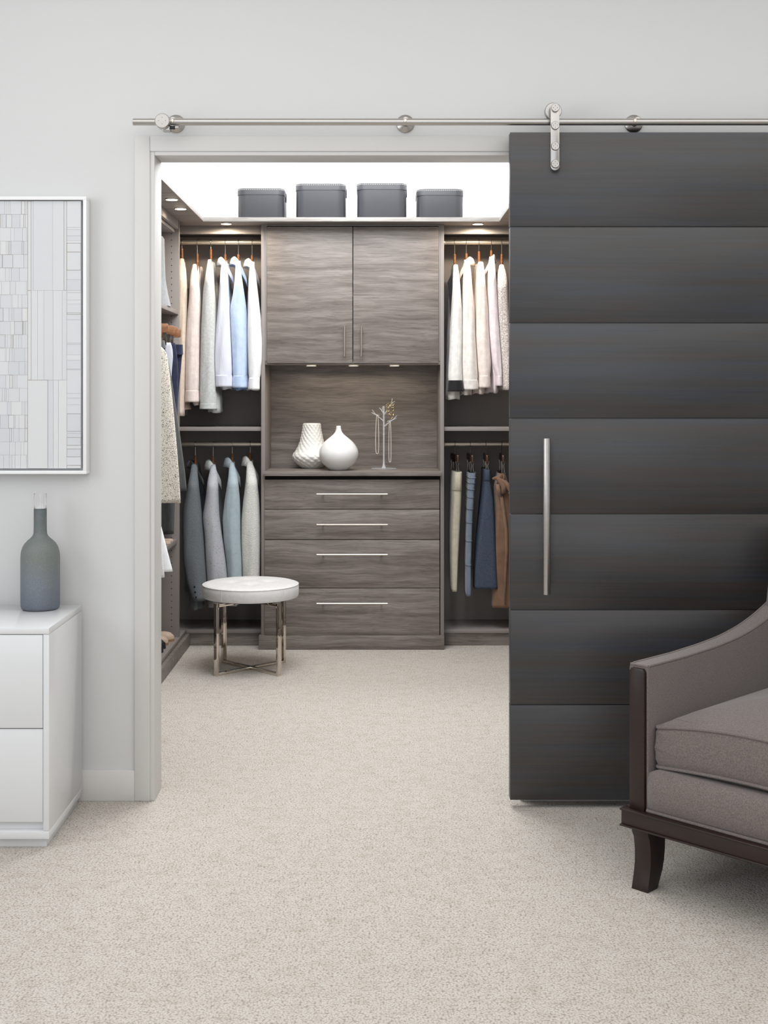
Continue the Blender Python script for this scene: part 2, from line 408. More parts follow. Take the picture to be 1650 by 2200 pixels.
# baseboard and door casing
structure(boxo('baseboard_left', (RX0, -.7755, WY-.010, WY+.01, 0, .098), TRIM, bevel=.002))
structure(boxo('baseboard_right', (.5215, RX1, WY-.010, WY+.01, 0, .098), TRIM, bevel=.002))
cas = root('trim_1', None, None, (OX0, WY, 0), kind='structure')
cf = WY-.011
boxo('casing_side', (-.776, -.726, cf, WY+.005, 0, 2.128), TRIM, cas, .003)
boxo('casing_side', (.472, .522, cf, WY+.005, 0, 2.128), TRIM, cas, .003)
boxo('casing_head', (-.726, .472, cf, WY+.005, 2.078, 2.128), TRIM, cas, .003)
boxo('jamb', (-.734, OX0, WY-.005, WB+.004, 0, OZ+.02), TRIM, cas, .002)
boxo('jamb', (OX1, .480, WY-.005, WB+.004, 0, OZ+.02), TRIM, cas, .002)
boxo('jamb_head', (OX0, OX1, WY-.005, WB+.004, OZ, OZ+.022), TRIM, cas, .002)

# ------------------------------------------------------------------ sliding door and rail
DY = 4.000
ds = F/DY
dx0, dx1 = wx(1096, DY), wx(1096, DY)+1.30
dz0, dz1 = wz(1720, DY), wz(283, DY)
door = root('door_1', 'dark espresso sliding door of seven wide horizontal boards', None, (dx0, DY, dz0), kind='structure')
cuts = [283, 487.5, 694, 899, 1104, 1310, 1514, 1720]
boxo('core', (dx0+.003, dx1-.003, DY+.005, DY+.036, dz0+.002, dz1-.002), DOORWOOD, door, 0)
for a, b in zip(cuts, cuts[1:]):
    boxo('board', (dx0, dx1, DY, DY+.04, wz(b, DY)+.0016, wz(a, DY)-.0016), DOORWOOD, door, .0016)
# pull handle
hY = 3.938; hx = wx(1174.5, hY)
hp = MB().lathe([(.0115, wz(1277, hY)), (.0118, wz(1277, hY)+.001), (.0118, wz(942, hY)-.001), (.0115, wz(942, hY))], (hx, hY, 0), 24).build('handle', STEEL, door)
for yy in (1003, 1207):
    MB().lathe([(.008, 0), (.008, DY-hY)], (hx, hY, wz(yy, hY)), 14, 'y').build('standoff', STEEL, hp)
# roller straps
railZ, railY, railR = wz(260, 4.0)-.0005, 4.012, .0108
def strap(sxp):
    sx = wx(sxp, 3.97); yb = DY; zt, zb = wz(230, 3.97), wz(356, 3.97)
    hw = .0138; ring = []
    for k in range(13): a = PI*k/12; ring.append((sx+hw*math.cos(a), zt+hw*math.sin(a)))
    for k in range(13): a = PI+PI*k/12; ring.append((sx+hw*math.cos(a), zb+hw*math.sin(a)))
    st = MB().prism(ring, 'y', 3.9745, 3.981).build('hanger_strap', STEEL, door, bevel=.0006)
    for yy in (231.5, 269.5, 314, 352):
        z = wz(yy, 3.97)
        bt = MB().lathe([(.0002, -.009), (.0118, -.009), (.0132, -.007), (.0132, 0)], (sx, 3.9755, z), 24, 'y', cap=False).build('bolt', STEEL, st)
        hm = MB()
        for q in range(4): hm.lathe([(.0012, -.0094), (.0012, -.008)], (sx+.006*math.cos(q*PI/2), 3.9755, z+.006*math.sin(q*PI/2)), 6, 'y')
        o = hm.build('bolt_pin_holes', DARKHOLE, st); o['kind'] = 'stuff'
    for yy in (314, 352): MB().lathe([(.006, 0), (.006, yb-3.981+.002)], (sx, 3.981, wz(yy, 3.97)), 10, 'y').build('spacer', STEEL, st)
    wr = .0265
    wz_ = railZ+railR+wr-.0045
    wh = MB().lathe([(.004, -.011), (wr-.002, -.011), (wr, -.009), (wr-.005, 0), (wr, .009), (wr-.002, .011), (.004, .011)], (sx-.0015, railY, wz_), 40, 'y').build('roller_wheel', STEEL, door)
    MB().lathe([(.005, 3.981-railY), (.005, .013)], (sx, railY, wz_), 12, 'y').build('axle', STEEL, wh)
strap(1193); strap(1193+ds*1.04)

rail = root('door_rail', 'brushed steel tube rail above the closet opening', 'rail', (wx(284, 4.0), railY, railZ))
MB().lathe([(railR-.002, 0), (railR, .001), (railR, 2.75), (railR-.002, 2.751)], (wx(284, 4.0), railY, railZ), 24, 'x').build('tube', STEEL, rail)
for mx in (375, 871, 1365, 1859):
    X = wx(mx, 4.05)
    fl = MB().lathe([(.029, 0), (.029, -.004), (.026, -.007), (.011, -.012), (.0085, -.018), (.0085, railY-WY)], (X, WY, railZ+.008), 36, 'y').build('wall_mount', STEEL, rail)
    X2 = wx(mx-.5 if mx > 400 else 370, 4.0)
    MB().lathe([(.0046, -railR-.0035), (.0055, -railR-.0025), (.0055, -railR+.002)], (X2, railY, railZ+.002), 16, 'y').build('bolt', CHROME, fl)
    hm = MB()
    for q in range(4): hm.lathe([(.0008, -railR-.0039), (.0008, -railR-.003)], (X2+.0026*math.cos(q*PI/2+.78), railY, railZ+.002+.0026*math.sin(q*PI/2+.78)), 6, 'y')
    hm.build('bolt_pin_holes', DARKHOLE, fl)['kind'] = 'stuff'
sX = wx(348, 3.97); sZ = railZ-.0045
st = MB().lathe([(.004, -.041), (.0215, -.041), (.0235, -.0385), (.0235, -.018), (.022, -.016), (.022, .006)], (sX, railY, sZ), 40, 'y').build('end_stop', STEEL, rail)
boxo('stop_clamp', (sX-.004, sX+.020, railY-.018, railY+.016, sZ-.026, sZ-.008), STEEL, st, .002)
MB().lathe([(.0058, 0), (.0058, .016), (.0050, .017), (.0050, .024)], (sX+.018, railY-.006, sZ-.0145), 16, 'x').build('bumper', BLACKLEATHER, st)
MB().lathe([(.0060, 0), (.0060, .010)], (sX+.036, railY-.006, sZ-.0145), 16, 'x').build('bumper_cap', STEEL, st)
hm = MB()
for q in range(4): hm.lathe([(.0011, -.0414), (.0011, -.040)], (sX+.0105*math.cos(q*PI/2), railY, sZ+.0105*math.sin(q*PI/2)), 6, 'y')
hm.build('stop_pin_holes', DARKHOLE, st)['kind'] = 'stuff'

# ------------------------------------------------------------------ closet furniture
FY = 6.50                                # front plane of the closet panels
PT = .019
cx0, cx1 = wx(561, FY), wx(954, FY)
ix0, ix1 = cx0+PT, cx1-PT
BKY = 6.882                              # face of the back panels
SZT, SZB = 2.192, 2.171                  # top shelf
TX = -.99                                # front of the side tower
TXR = .74

LITV = m_wood('lit_shelf_veneer', srgb(160, 155, 150), srgb(178, 173, 168), srgb(190, 186, 182), .45)  # shelf veneer brightened, ceiling light on the front edges put into its colour
# continuous top shelf, U-shaped
ts = root('top_shelf', 'continuous U-shaped taupe shelf running above all closet sections', 'shelf', (-.125, 6.6, SZB))
slx, srx, sfy = wx(437, 6.40), wx(1073, 6.40), 6.40
boxo('back_run', (KX0, KX1, sfy, KY1, SZB, SZT), VENEER, ts, .001)
boxo('side_run', (KX0, slx, WB+.05, sfy-.0006, SZB, SZT), VENEER, ts, .001)
boxo('side_run', (srx, KX1, WB+.05, sfy-.0006, SZB, SZT), VENEER, ts, .001)

boxo('lit_edge', (slx-.001, srx+.001, sfy-.0012, sfy+.0004, SZB, SZT), LITV, ts, .0004)  # thin strips painting the closet light caught by the shelf edges
boxo('lit_edge', (slx-.0004, slx+.0012, WB+.05, sfy-.0012, SZB, SZT), LITV, ts, .0004)
boxo('lit_edge', (srx-.0012, srx+.0004, WB+.05, sfy-.0012, SZB, SZT), LITV, ts, .0004)

# centre cabinet
cab = root('closet_cabinet', 'grey wood closet cabinet with two upper doors and four drawers', 'cabinet', ((cx0+cx1)/2, FY, 0))
zc_t = .909; ct = .022                    # worktop height / thickness
for a in (cx0, ix1):
    boxo('side_panel', (a, a+PT, FY, BKY, .07, SZB), MELAMINE, cab, .001)
boxo('plinth', (wx(556, 6.488), wx(954.5, 6.488), 6.488, FY+.03, 0, .072), VENEER, cab, .0015)
boxo('back_panel', (ix0, ix1, BKY-.004, BKY+.010, zc_t-.02, 1.50), VENEER, cab, 0)
zub = wz(783.5, FY)                       # bottom of the upper cabinet
boxo('bottom_panel', (ix0, ix1, FY+.004, BKY, zub, zub+PT), VENEER, cab, .001)
boxo('top_rail', (ix0, ix1, FY+.004, FY+.022, wz(487, FY)+.004, SZB), MELAMINE, cab, .001)
boxo('carcass_floor', (ix0, ix1, FY+.02, BKY, .072, .09), MELAMINE, cab, 0)
boxo('gap_shade', (ix0, ix1, FY+.015, FY+.03, .072, zc_t-ct), DARKHOLE, cab, 0)  # near-black sheet that paints the shade in the gaps around the drawers
for a, b in ((ix0, wx(573.2, FY)), (wx(942.3, FY), ix1)):
    boxo('stile', (a, b, FY+.001, FY+.02, zub+PT, SZB), MELAMINE, cab, .0006)
boxo('inner_shelf', (ix0, ix1, FY+.02, BKY, 1.80, 1.818), MELAMINE, cab, 0)
def pull(parent, a, b, Yf, Yb, r=.0048):
    a, b = Vector(a), Vector(b)
    h = MB().tube([a, a+(b-a)*.002, b-(b-a)*.002, b], [r*.8, r, r, r*.8], 14).build('handle', NICKEL, parent)
    for t in (.09, .91):
        p = a+(b-a)*t
        MB().lathe([(r*.8, 0), (r*.8, Yb-Yf)], (p.x, Yf, p.z), 10, 'y').build('handle_post', NICKEL, h)
dY = FY-.004
for xa, xb, hxp in ((573.5, 757.3, 740), (758.9, 942, 776)):
    d = boxo('door', (wx(xa, dY), wx(xb, dY), dY, dY+.019, wz(780, dY), wz(487, dY)), VENEER, cab, .0012)
    X = wx(hxp, dY-.03)
    pull(d, (X, dY-.03, wz(766, dY-.03)), (X, dY-.03, wz(699, dY-.03)), dY-.03, dY)
dY = FY-.008
for ya, yb_, hy in ((1030.5, 1093.4, 1062), (1094.8, 1158.4, 1127.5), (1160.0, 1262.8, 1192), (1264.2, 1366.7, 1297)):
    d = boxo('drawer', (wx(568.6, dY), wx(944.2, dY), dY, dY+.020, wz(yb_, dY), wz(ya, dY)), VENEER, cab, .0012)
    Yh = dY-.030
    pull(d, (wx(680, Yh), Yh, wz(hy, Yh)), (wx(833, Yh), Yh, wz(hy, Yh)), Yh, dY)
worktop = MB().prism([(wx(564.5, 6.462), 6.462), (wx(949, 6.462), 6.462), (wx(949, 6.462), FY-.0005), (ix1-.0003, FY-.0005), (ix1-.0003, BKY-.0045), (ix0+.0003, BKY-.0045), (ix0+.0003, FY-.0005), (wx(564.5, 6.462), FY-.0005)], 'z', zc_t-ct, zc_t).build('worktop', VENEER, None, bevel=.0008)
tag(worktop, 'grey wood worktop over the drawers carrying the white vases', 'worktop')

# hanging sections beside the cabinet
def rod(parent, x0, x1, z, Y=6.685):
    r = MB().lathe([(.0132, 0), (.0132, x1-x0)], (x0, Y, z), 24, 'x').build('rod', RODM, parent)
    for a, dd in ((x0, 1), (x1, -1)):
        MB().lathe([(.0165, 0), (.0165, .008*dd), (.0145, .012*dd), (.0145, .018*dd)], (a, Y, z), 24, 'x').build('rod_bracket', RODM, r)
RODY = 6.685
RZ1, RZ2 = wz(520.5, RODY), wz(954, RODY)
def hang_section(x0, x1, label):
    s = root('hanging_section', label, 'closet', ((x0+x1)/2, FY, 0), group='double hanging closet sections')
    boxo('back_panel', (x0, x1, BKY, KY1-.002, .07, SZB), MELAMINE, s, 0)
    boxo('valance', (x0, x1, 6.565, 6.583, SZB-.042, SZB), MELAMINE, s, .001)
    boxo('rail_cleat', (x0, x1, BKY-.02, BKY, 2.105, 2.15), MELAMINE, s, .001)
    boxo('middle_shelf', (x0, x1, 6.52, BKY, wz(917.5, 6.52)-.02, wz(917.5, 6.52)), MELAMINE, s, .001)
    boxo('floor_shelf', (x0, x1, 6.585, BKY, .0665, .0855), MELAMINE, s, .001)
    boxo('plinth', (x0, x1, 6.60, 6.618, 0, .064), VENEER, s, .001)
    rod(s, x0, x1, RZ1); rod(s, x0, x1, RZ2)
hang_section(KX0+.002, cx0, 'taupe double hanging section with shirts and jackets beside the shelf tower')
hang_section(cx1, KX1-.002, 'taupe double hanging section with blouses and skirts behind the sliding door')

# side tower on the far side of the opening
tw = root('shelf_tower', 'taupe side tower with adjustable shelves, clothes and shoes', 'closet', (TX, 6.37, 0))
TY = 6.37
for yp in (TY, 5.235, 4.30):
    p = boxo('side_panel', (KX0+.002, TX, yp, yp+PT, .085, SZB), MELAMINE, tw, .001)
hm = MB()
z = .14
while z < 2.14:
    hm.lathe([(.0026, -.0006), (.0026, .002)], (wx(368.6, TY), TY, z), 8, 'y'); z += .0317
hm.build('shelf_pin_holes', DARKHOLE, tw)['kind'] = 'stuff'
zu, zl = wz(667, TY), wz(1158, TY)
boxo('shelf', (KX0+.002, TX-.004, 5.254, TY, zu-.021, zu), MELAMINE, tw, .001)
boxo('shelf', (KX0+.002, TX-.010, 5.254, TY, zl-.021, zl), MELAMINE, tw, .001)
boxo('floor_shelf', (KX0+.002, TX+.004, 4.30, 6.584, .068, .087), MELAMINE, tw, .001)
boxo('plinth', (TX-.004, TX+.022, 4.26, 6.60, 0, .066), VENEER, tw, .002)
boxo('valance', (TX-.022, TX-.004, 4.319, TY, SZB-.042, SZB), MELAMINE, tw, .001)
boxo('top_panel', (KX0+.002, TX-.023, 4.319, TY, SZB-.06, SZB-.042), MELAMINE, tw, .001)
boxo('back_panel', (KX0+.0005, KX0+.008, 4.30, 6.515, .07, SZB), MELAMINE, tw, 0)
TRX, TRZ = -1.157, 1.672
r_ = MB().lathe([(.0132, 0), (.0132, TY-5.254)], (TRX, 5.254, TRZ), 20, 'y').build('rod', RODM, tw)
r_ = MB().lathe([(.0132, 0), (.0132, 5.235-4.319)], (TRX, 4.319, 1.40), 20, 'y').build('rod', RODM, tw)
# matching tower on the other side, behind the sliding door
tr = root('shelf_tower', 'taupe side tower hidden behind the dark sliding door', 'closet', (TXR, 6.37, 0))
for yp in (TY, 5.235, 4.30):
    boxo('side_panel', (TXR, KX1-.002, yp, yp+PT, .085, SZB), MELAMINE, tr, .001)
for z in (.6, 1.1, 1.6):
    boxo('shelf', (TXR+.004, KX1-.002, 5.254, TY, z, z+.021), MELAMINE, tr, .001)
boxo('floor_shelf', (TXR-.004, KX1-.002, 4.30, 6.584, .068, .087), MELAMINE, tr, .001)
boxo('plinth', (TXR-.022, TXR+.004, 4.26, 6.60, 0, .066), VENEER, tr, .002)

# puck lights
def puck(x, y, z, label, power=1.0):
    r = root('puck_light', label, 'light', (x, y, z), group='recessed puck lights')
    MB().lathe([(.031, 0), (.031, -.003), (.026, -.004), (.026, 0)], (x, y, z), 28, cap=False).build('bezel', STEEL, r)
    MB().lathe([(.0001, -.0025), (.026, -.0025)], (x, y, z), 28, cap=False).build('lens', PUCK, r, smooth=0)
    d = bpy.data.lights.new('puck_lamp', 'SPOT'); d.energy = power; d.spot_size = math.radians(176); d.spot_blend = .25; d.color = (1.0, .86, .66); d.shadow_soft_size = .025
    o = bpy.data.objects.new('puck_lamp', d); C.objects.link(o); o.parent = r; o.location = (0, 0, -.012)
LZ = SZB-.0005
puck(wx(369, 5.666), 5.666, LZ, 'glowing puck light under the shelf over the tower, farther from the corner', 1.4)
puck(wx(388, 5.95), 5.95, LZ, 'glowing puck light under the shelf over the tower, closer to the corner', 1.4)
puck(wx(486, 6.47), 6.47, LZ, 'glowing puck light above the shirts and sweaters', 8)
puck(wx(1027, 6.48), 6.48, LZ, 'glowing puck light above the blouses', 8)
for xp, lb in ((669, 'glowing puck light in the niche above the textured vase'), (759.5, 'glowing puck light in the middle of the niche ceiling'), (847.5, 'glowing puck light in the niche above the jewelry stand')):
    puck(wx(xp, 6.62), 6.62, zub-.0005, lb, .85)

# ------------------------------------------------------------------ boxes on the top shelf
def lid_box(xa, xb, ytop, label):
    Y0 = 6.47; Wd = .255
    x0, x1 = wx(xa, Y0), wx(xb, Y0); zt = wz(ytop, Y0); lid = .034
    c, cy_ = (x0+x1)/2, Y0+Wd/2
    r = root('storage_box', label, 'box', (c, cy_, SZT), group='lidded leather boxes on the top shelf')
    hx_, hy_ = (x1-x0)/2, Wd/2
    def ring(z, ins, rad=.045): return [(p[0], p[1], z) for p in rrect(c, cy_, hx_-ins, hy_-ins, rad, 8)]
    MB().loft([ring(SZT, .0035), ring(SZT+.002, .0025), ring(zt-lid+.004, .0025)]).build('body', BOXLEATHER, r)
    l = MB().loft([ring(zt-lid, .0012), ring(zt-lid+.001, 0), ring(zt-.004, 0), ring(zt-.001, .001), ring(zt, .004)]).build('lid', BOXLEATHER, r)
    sm = MB(); pts = rrect(c, cy_, hx_+.0002, hy_+.0002, .045, 8)
    loop = [Vector((p[0], p[1], zt-.0075)) for p in pts]; per = []
    for i in range(len(loop)):
        a, b = loop[i], loop[(i+1) % len(loop)]; L = (b-a).length; k = max(1, int(L/.0105))
        for q in range(k):
            p0 = a.lerp(b, (q+.15)/k); p1 = a.lerp(b, (q+.8)/k)
            sm.tube([p0, p1], .0011, 5)
    sm.build('stitching', STITCH, l)['kind'] = 'stuff'
    # small leather tab on the lid's side
    boxo('lid_tab', (x1-.001, x1+.003, cy_-.018, cy_+.018, zt-lid-.02, zt-.012), BOXLEATHER, l, .001)
lid_box(508.5, 610.5, 404, 'low slate leather box with stitched lid, at the end over the shirts')
lid_box(634, 742.5, 394, 'tall slate leather box with stitched lid, above the hinged cabinet door over the textured vase')
lid_box(766, 874.5, 393, 'tall slate leather box with stitched lid, above the cabinet door over the jewelry stand')
lid_box(895.5, 996.5, 405.5, 'low slate leather box with stitched lid, at the end over the blouses')

# ------------------------------------------------------------------ vases and jewelry stand
def vase_round():
    c = (wx(727.5, 6.60), 6.60, zc_t); k = 1/3.75/414.4
    tab = [(2020, 62), (2012, 82), (1990, 107), (1960, 135), (1920, 156), (1880, 162), (1840, 151), (1800, 125), (1775, 98), (1755, 72), (1735, 45), (1722, 31), (1700, 22), (1680, 19), (1665, 18.5)]
    prof = [(.0001, 0)]
    hs = [(2020-y)*k for y, r in tab]; tabz = [(h, r*k) for h, (y, r) in zip(hs, tab)]
    for i in range(70):
        h = tabz[0][0]+(tabz[-1][0]-tabz[0][0])*i/69
        r = sum(interp(tabz, h+d)[0] for d in (-.004, -.002, 0, .002, .004))/5
        prof.append((r, h))
    for _ in range(14):
        prof = prof[:2]+[((prof[q-1][0]+2*prof[q][0]+prof[q+1][0])/4, prof[q][1]) for q in range(2, len(prof)-1)]+prof[-1:]
    top = prof[-1]
    prof += [(top[0]-.0012, top[1]+.0012), (top[0]-.003, top[1]), (top[0]-.0035, top[1]-.04)]
    o = MB().lathe(prof, c, 64).build('vase', CERAMIC, None, smooth=60)
    tag(o, 'glossy white round vase with a narrow pinched neck', 'vase')
vase_round()
def vase_scales():
    Y = 6.768; c = Vector((wx(669.9, Y), Y, zc_t)); k = 1/3.75/(F/Y)
    tab = [(2010, 74), (2000, 86), (1975, 117), (1945, 145), (1915, 156), (1895, 150), (1870, 130), (1830, 108), (1790, 93), (1740, 82), (1700, 74), (1648, 69)]
    tabz = [((2010-y)*k, r*k) for y, r in tab]; H = tabz[-1][0]
    rings = []; NS, NR = 132, 118; nsc = 15; rows = 17
    for i in range(NR+1):
        h = H*i/NR; r = sum(interp(tabz, h+d)[0] for d in (-.005, 0, .005))/3; ring = []
        rowf = h/H*rows; row = int(rowf); fv = rowf-row
        for j in range(NS):
            a = 2*PI*j/NS; best = 0
            for rr in (row-1, row, row+1):
                u = (a/(2*PI)*nsc+(.5 if rr % 2 else 0)+.10*rowf/3) % 1-.5; v = rowf-(rr+.5)
                d = (u/.52)**2+(v/.95+u*.5)**2
                best = max(best, max(0, 1-d)*(.75+.5*v))
            amp = .0062*min(1, (H-h)/.006)*min(1, h/.01)
            q = r-.0015+amp*best
            ring.append((c.x+q*math.cos(a), c.y+q*math.sin(a), c.z+h))
        rings.append(ring)
    rt = tabz[-1][1]
    for dr, hh in ((.002, H+.0008), (.005, H-.001), (.008, H-.05)):
        rings.append([(c.x+(rt-dr)*math.cos(2*PI*j/NS), c.y+(rt-dr)*math.sin(2*PI*j/NS), c.z+hh) for j in range(NS)])
    o = MB().loft(rings).build('vase', MATTECER, None, smooth=70)
    tag(o, 'matte white vase with embossed leaf scales and flared base', 'vase')
vase_scales()
def jewelry():
    Y = 6.70; cx = wx(824.6, Y)
    r = root('jewelry_stand', 'clear acrylic jewelry tree with branching arms on a round base', 'jewelry stand', (cx, Y, zc_t))
    MB().lathe([(.0001, 0), (.066, 0), (.068, .002), (.067, .005), (.012, .007), (.0001, .007)], (cx, Y, zc_t), 40, cap=False).build('base', ACRYLIC, r)
    k = 1/12.22*Y/F
    def P(x, y, dy=0): return Vector((cx+(x-545)*k, Y+dy, zc_t+(1985-y)*k))
    MB().lathe([(.013, .006), (.008, .014), (.005, .032), (.0042, .05), (.0042, .18), (.0062, .181), (.0062, .184), (.0042, .185), (.0042, .206), (.0062, .207), (.0062, .21), (.0046, .211), (.0046, (1985-330)*k)], (cx, Y, zc_t), 18).build('pole', ACRYLIC, r)
    def branch(pts, tips):
        b = MB().tube(pts, [.0034]+[.0028]*(len(pts)-1), 10).build('branch', ACRYLIC, r)
        for tp in tips: MB().tube([pts[-1], tp], [.0026, .0015], 8).build('twig', ACRYLIC, b)
    branch([P(530, 715), P(440, 640, -.004), P(330, 560, -.008)], [P(240, 425, -.010), P(225, 500, -.004), P(430, 580, -.012)])
    branch([P(560, 865), P(680, 760, -.004), P(790, 690, -.008)], [P(885, 580, -.010), P(880, 650, -.004), P(640, 735, -.012)])
    branch([P(550, 560), P(660, 400, -.004), P(750, 270, -.008)], [P(835, 200, -.010), P(765, 130, -.004)])
    branch([P(545, 530), P(490, 450, .004)], [P(425, 375, .006), P(520, 340, .002)])
    def necklace(xc, y0, y1, hw, label, rb, double):
        m = MB(); n = 0
        L = []
        N = 150
        for i in range(N):
            t = 2*PI*i/N
            x = math.sin(t); yv = -math.cos(t)      # superellipse loop
            xx = xc+hw*math.copysign(abs(x)**.45, x)*(.62+.38*(yv*.5+.5)); yy = lerp(y0, y1, yv*.5+.5)
            L.append(P(xx, yy, -.0085 + (-.006 if double else 0)*(x)))
        # even bead spacing
        out = [L[0]]; acc = 0
        for a, b in zip(L, L[1:]+L[:1]):
            d = (b-a).length; pos = 0
            while acc+d-pos >= rb*1.9:
                pos += rb*1.9-acc; acc = 0; out.append(a.lerp(b, min(1, pos/d)))
            acc += d-pos
        for p in out: m.sphere(p, rb, 7, 5)
        tag(m.build('necklace', PEARL, None), label, 'necklace', 'necklaces on the jewelry stand')
    necklace(372, 575, 1580, 48, 'small-pearl necklace hanging in a wide loop from the jewelry stand', .0019, False)
    necklace(705, 740, 1800, 34, 'pearl necklace with strands held close together on the jewelry stand', .0019, True)
    br = root('bracelet', 'pale gold bracelet of round links on the jewelry stand', 'bracelet', tuple(P(720, 430, -.014)))
    cen = [(640, 330), (680, 285), (765, 265), (765, 345), (765, 415), (765, 530), (725, 610), (655, 510), (650, 430), (632, 375)]
    for i, (x, y) in enumerate(cen):
        c = P(x, y, -.0125); rr = (50 if i in (2, 5, 6, 7) else 42)*k; sw = (i % 2)*.5+.25
        ring = []
        for q in range(18):
            a = 2*PI*q/18; u, v = rr*math.cos(a), rr*math.sin(a)*1.1
            ring.append((c.x+u*math.cos(sw), c.y+u*math.sin(sw), c.z+v))
        MB().tube(ring, .0013, 7, closed=True).build('link', GOLD, br)
jewelry()

# ------------------------------------------------------------------ clothes
rng = random.Random(4)
def hanger(x, Y, zr, zneck, half, drop, e, mat=HANGERW, label='', group='wooden clothes hangers', rr=.0132):
    """wooden hanger on a rod: hook, neck and two sloping arms along direction e"""
    r = root('clothes_hanger', label, 'hanger', (x, Y, zneck), group=group)
    c = Vector((x, Y, 0)); side = Vector((e[1], -e[0], 0))
    zt = min(zneck+.034, zr-.03)
    h = [c+Vector((0, 0, zt-.004)), c+Vector((0, 0, zt+.012)), c+Vector((0, 0, (zt+zr)/2-.006))]
    ed = Vector((e[0], e[1], 0)); R = rr+.0022
    if abs(e[1]) < abs(e[0]) : ed = Vector((1, 0, 0))
    for k in range(12):
        a = -PI/2-.2-k/11*(PI*1.12)
        h.append(c+ed*(R*math.cos(a))+Vector((0, 0, zr+R*math.sin(a))))
    MB().tube(h, .0016, 7).build('hook', WIRE, r)
    ring = lambda z, a, b: [(c.x+ed.x*u*b+side.x*v*a, c.y+ed.y*u*b+side.y*v*a, z) for u, v in [(math.cos(2*PI*k/12), math.sin(2*PI*k/12)) for k in range(12)]]
    MB().loft([ring(zneck-.02, .0075, .016), ring(zneck, .007, .013), ring(zt-.002, .0062, .0085), ring(zt, .004, .006)]).build('neck', mat, r)
    for s in (-1, 1):
        rings = []
        for k in range(9):
            t = k/8; q = c+ed*(s*half*t); z = zneck-.016-drop*(t**1.15)
            hh = lerp(.014, .008, t); ww = lerp(.0062, .0045, t)
            rings.append([(q.x+side.x*ww*math.cos(b), q.y+side.y*ww*math.cos(b), z+hh*math.sin(b)) for b in [2*PI*m/10 for m in range(10)]])
        MB().loft(rings).build('arm', mat, r)
    return r

def sleeve_rings(out, Yn, s, depth, seg=30, rows=40, fold=.10, ph=0, yoff=0, shoulder=.10):
    """out: rows (pixel y, left x, right x) of the sleeve and shoulder that face the room"""
    y0, y1 = out[0][0], out[-1][0]; rings = []
    for i in range(rows+1):
        t = (i/rows)**1.25; y = lerp(y0, y1, t)
        d = (y1-y0)*.02
        xl, xr = [sum(v)/3 for v in zip(interp(out, y-d), interp(out, y), interp(out, y+d))]
        q = max(0, 1-(y-y0)/46.0); Yp = Yn+yoff+shoulder*q**1.4
        xc = wx((xl+xr)/2, Yp); hw = (xr-xl)/2*Yp/F; z = wz(y, Yp)
        dep = depth*(.35+.65*min(1, t*4))
        ring = []
        for k in range(seg):
            a = 2*PI*k/seg
            q = fold*min(1, .25+t*1.2)*(1-.6*max(0, (t-.85)/.15))
            f = 1+q*.55*math.sin(3*a+ph+4*t)+q*.5*math.sin(5*a-ph*1.7+7*t)
            nx = noise.noise(Vector((math.cos(a)*1.5+ph*9, math.sin(a)*1.5, z*9)))*q*.9
            ring.append((xc+hw*math.cos(a)*(1+.25*(f-1)), Yp+dep+dep*math.sin(a)*(f+nx), z))
        rings.append(ring)
    top = rings[0]; cxm = sum(p[0] for p in top)/seg; cym = sum(p[1] for p in top)/seg
    cap = [[(lerp(cxm, p[0], q), lerp(cym+.02*(1-q), p[1], q), p[2]+h) for p in top] for q, h in ((.35, .006), (.75, .004))]
    return cap+rings

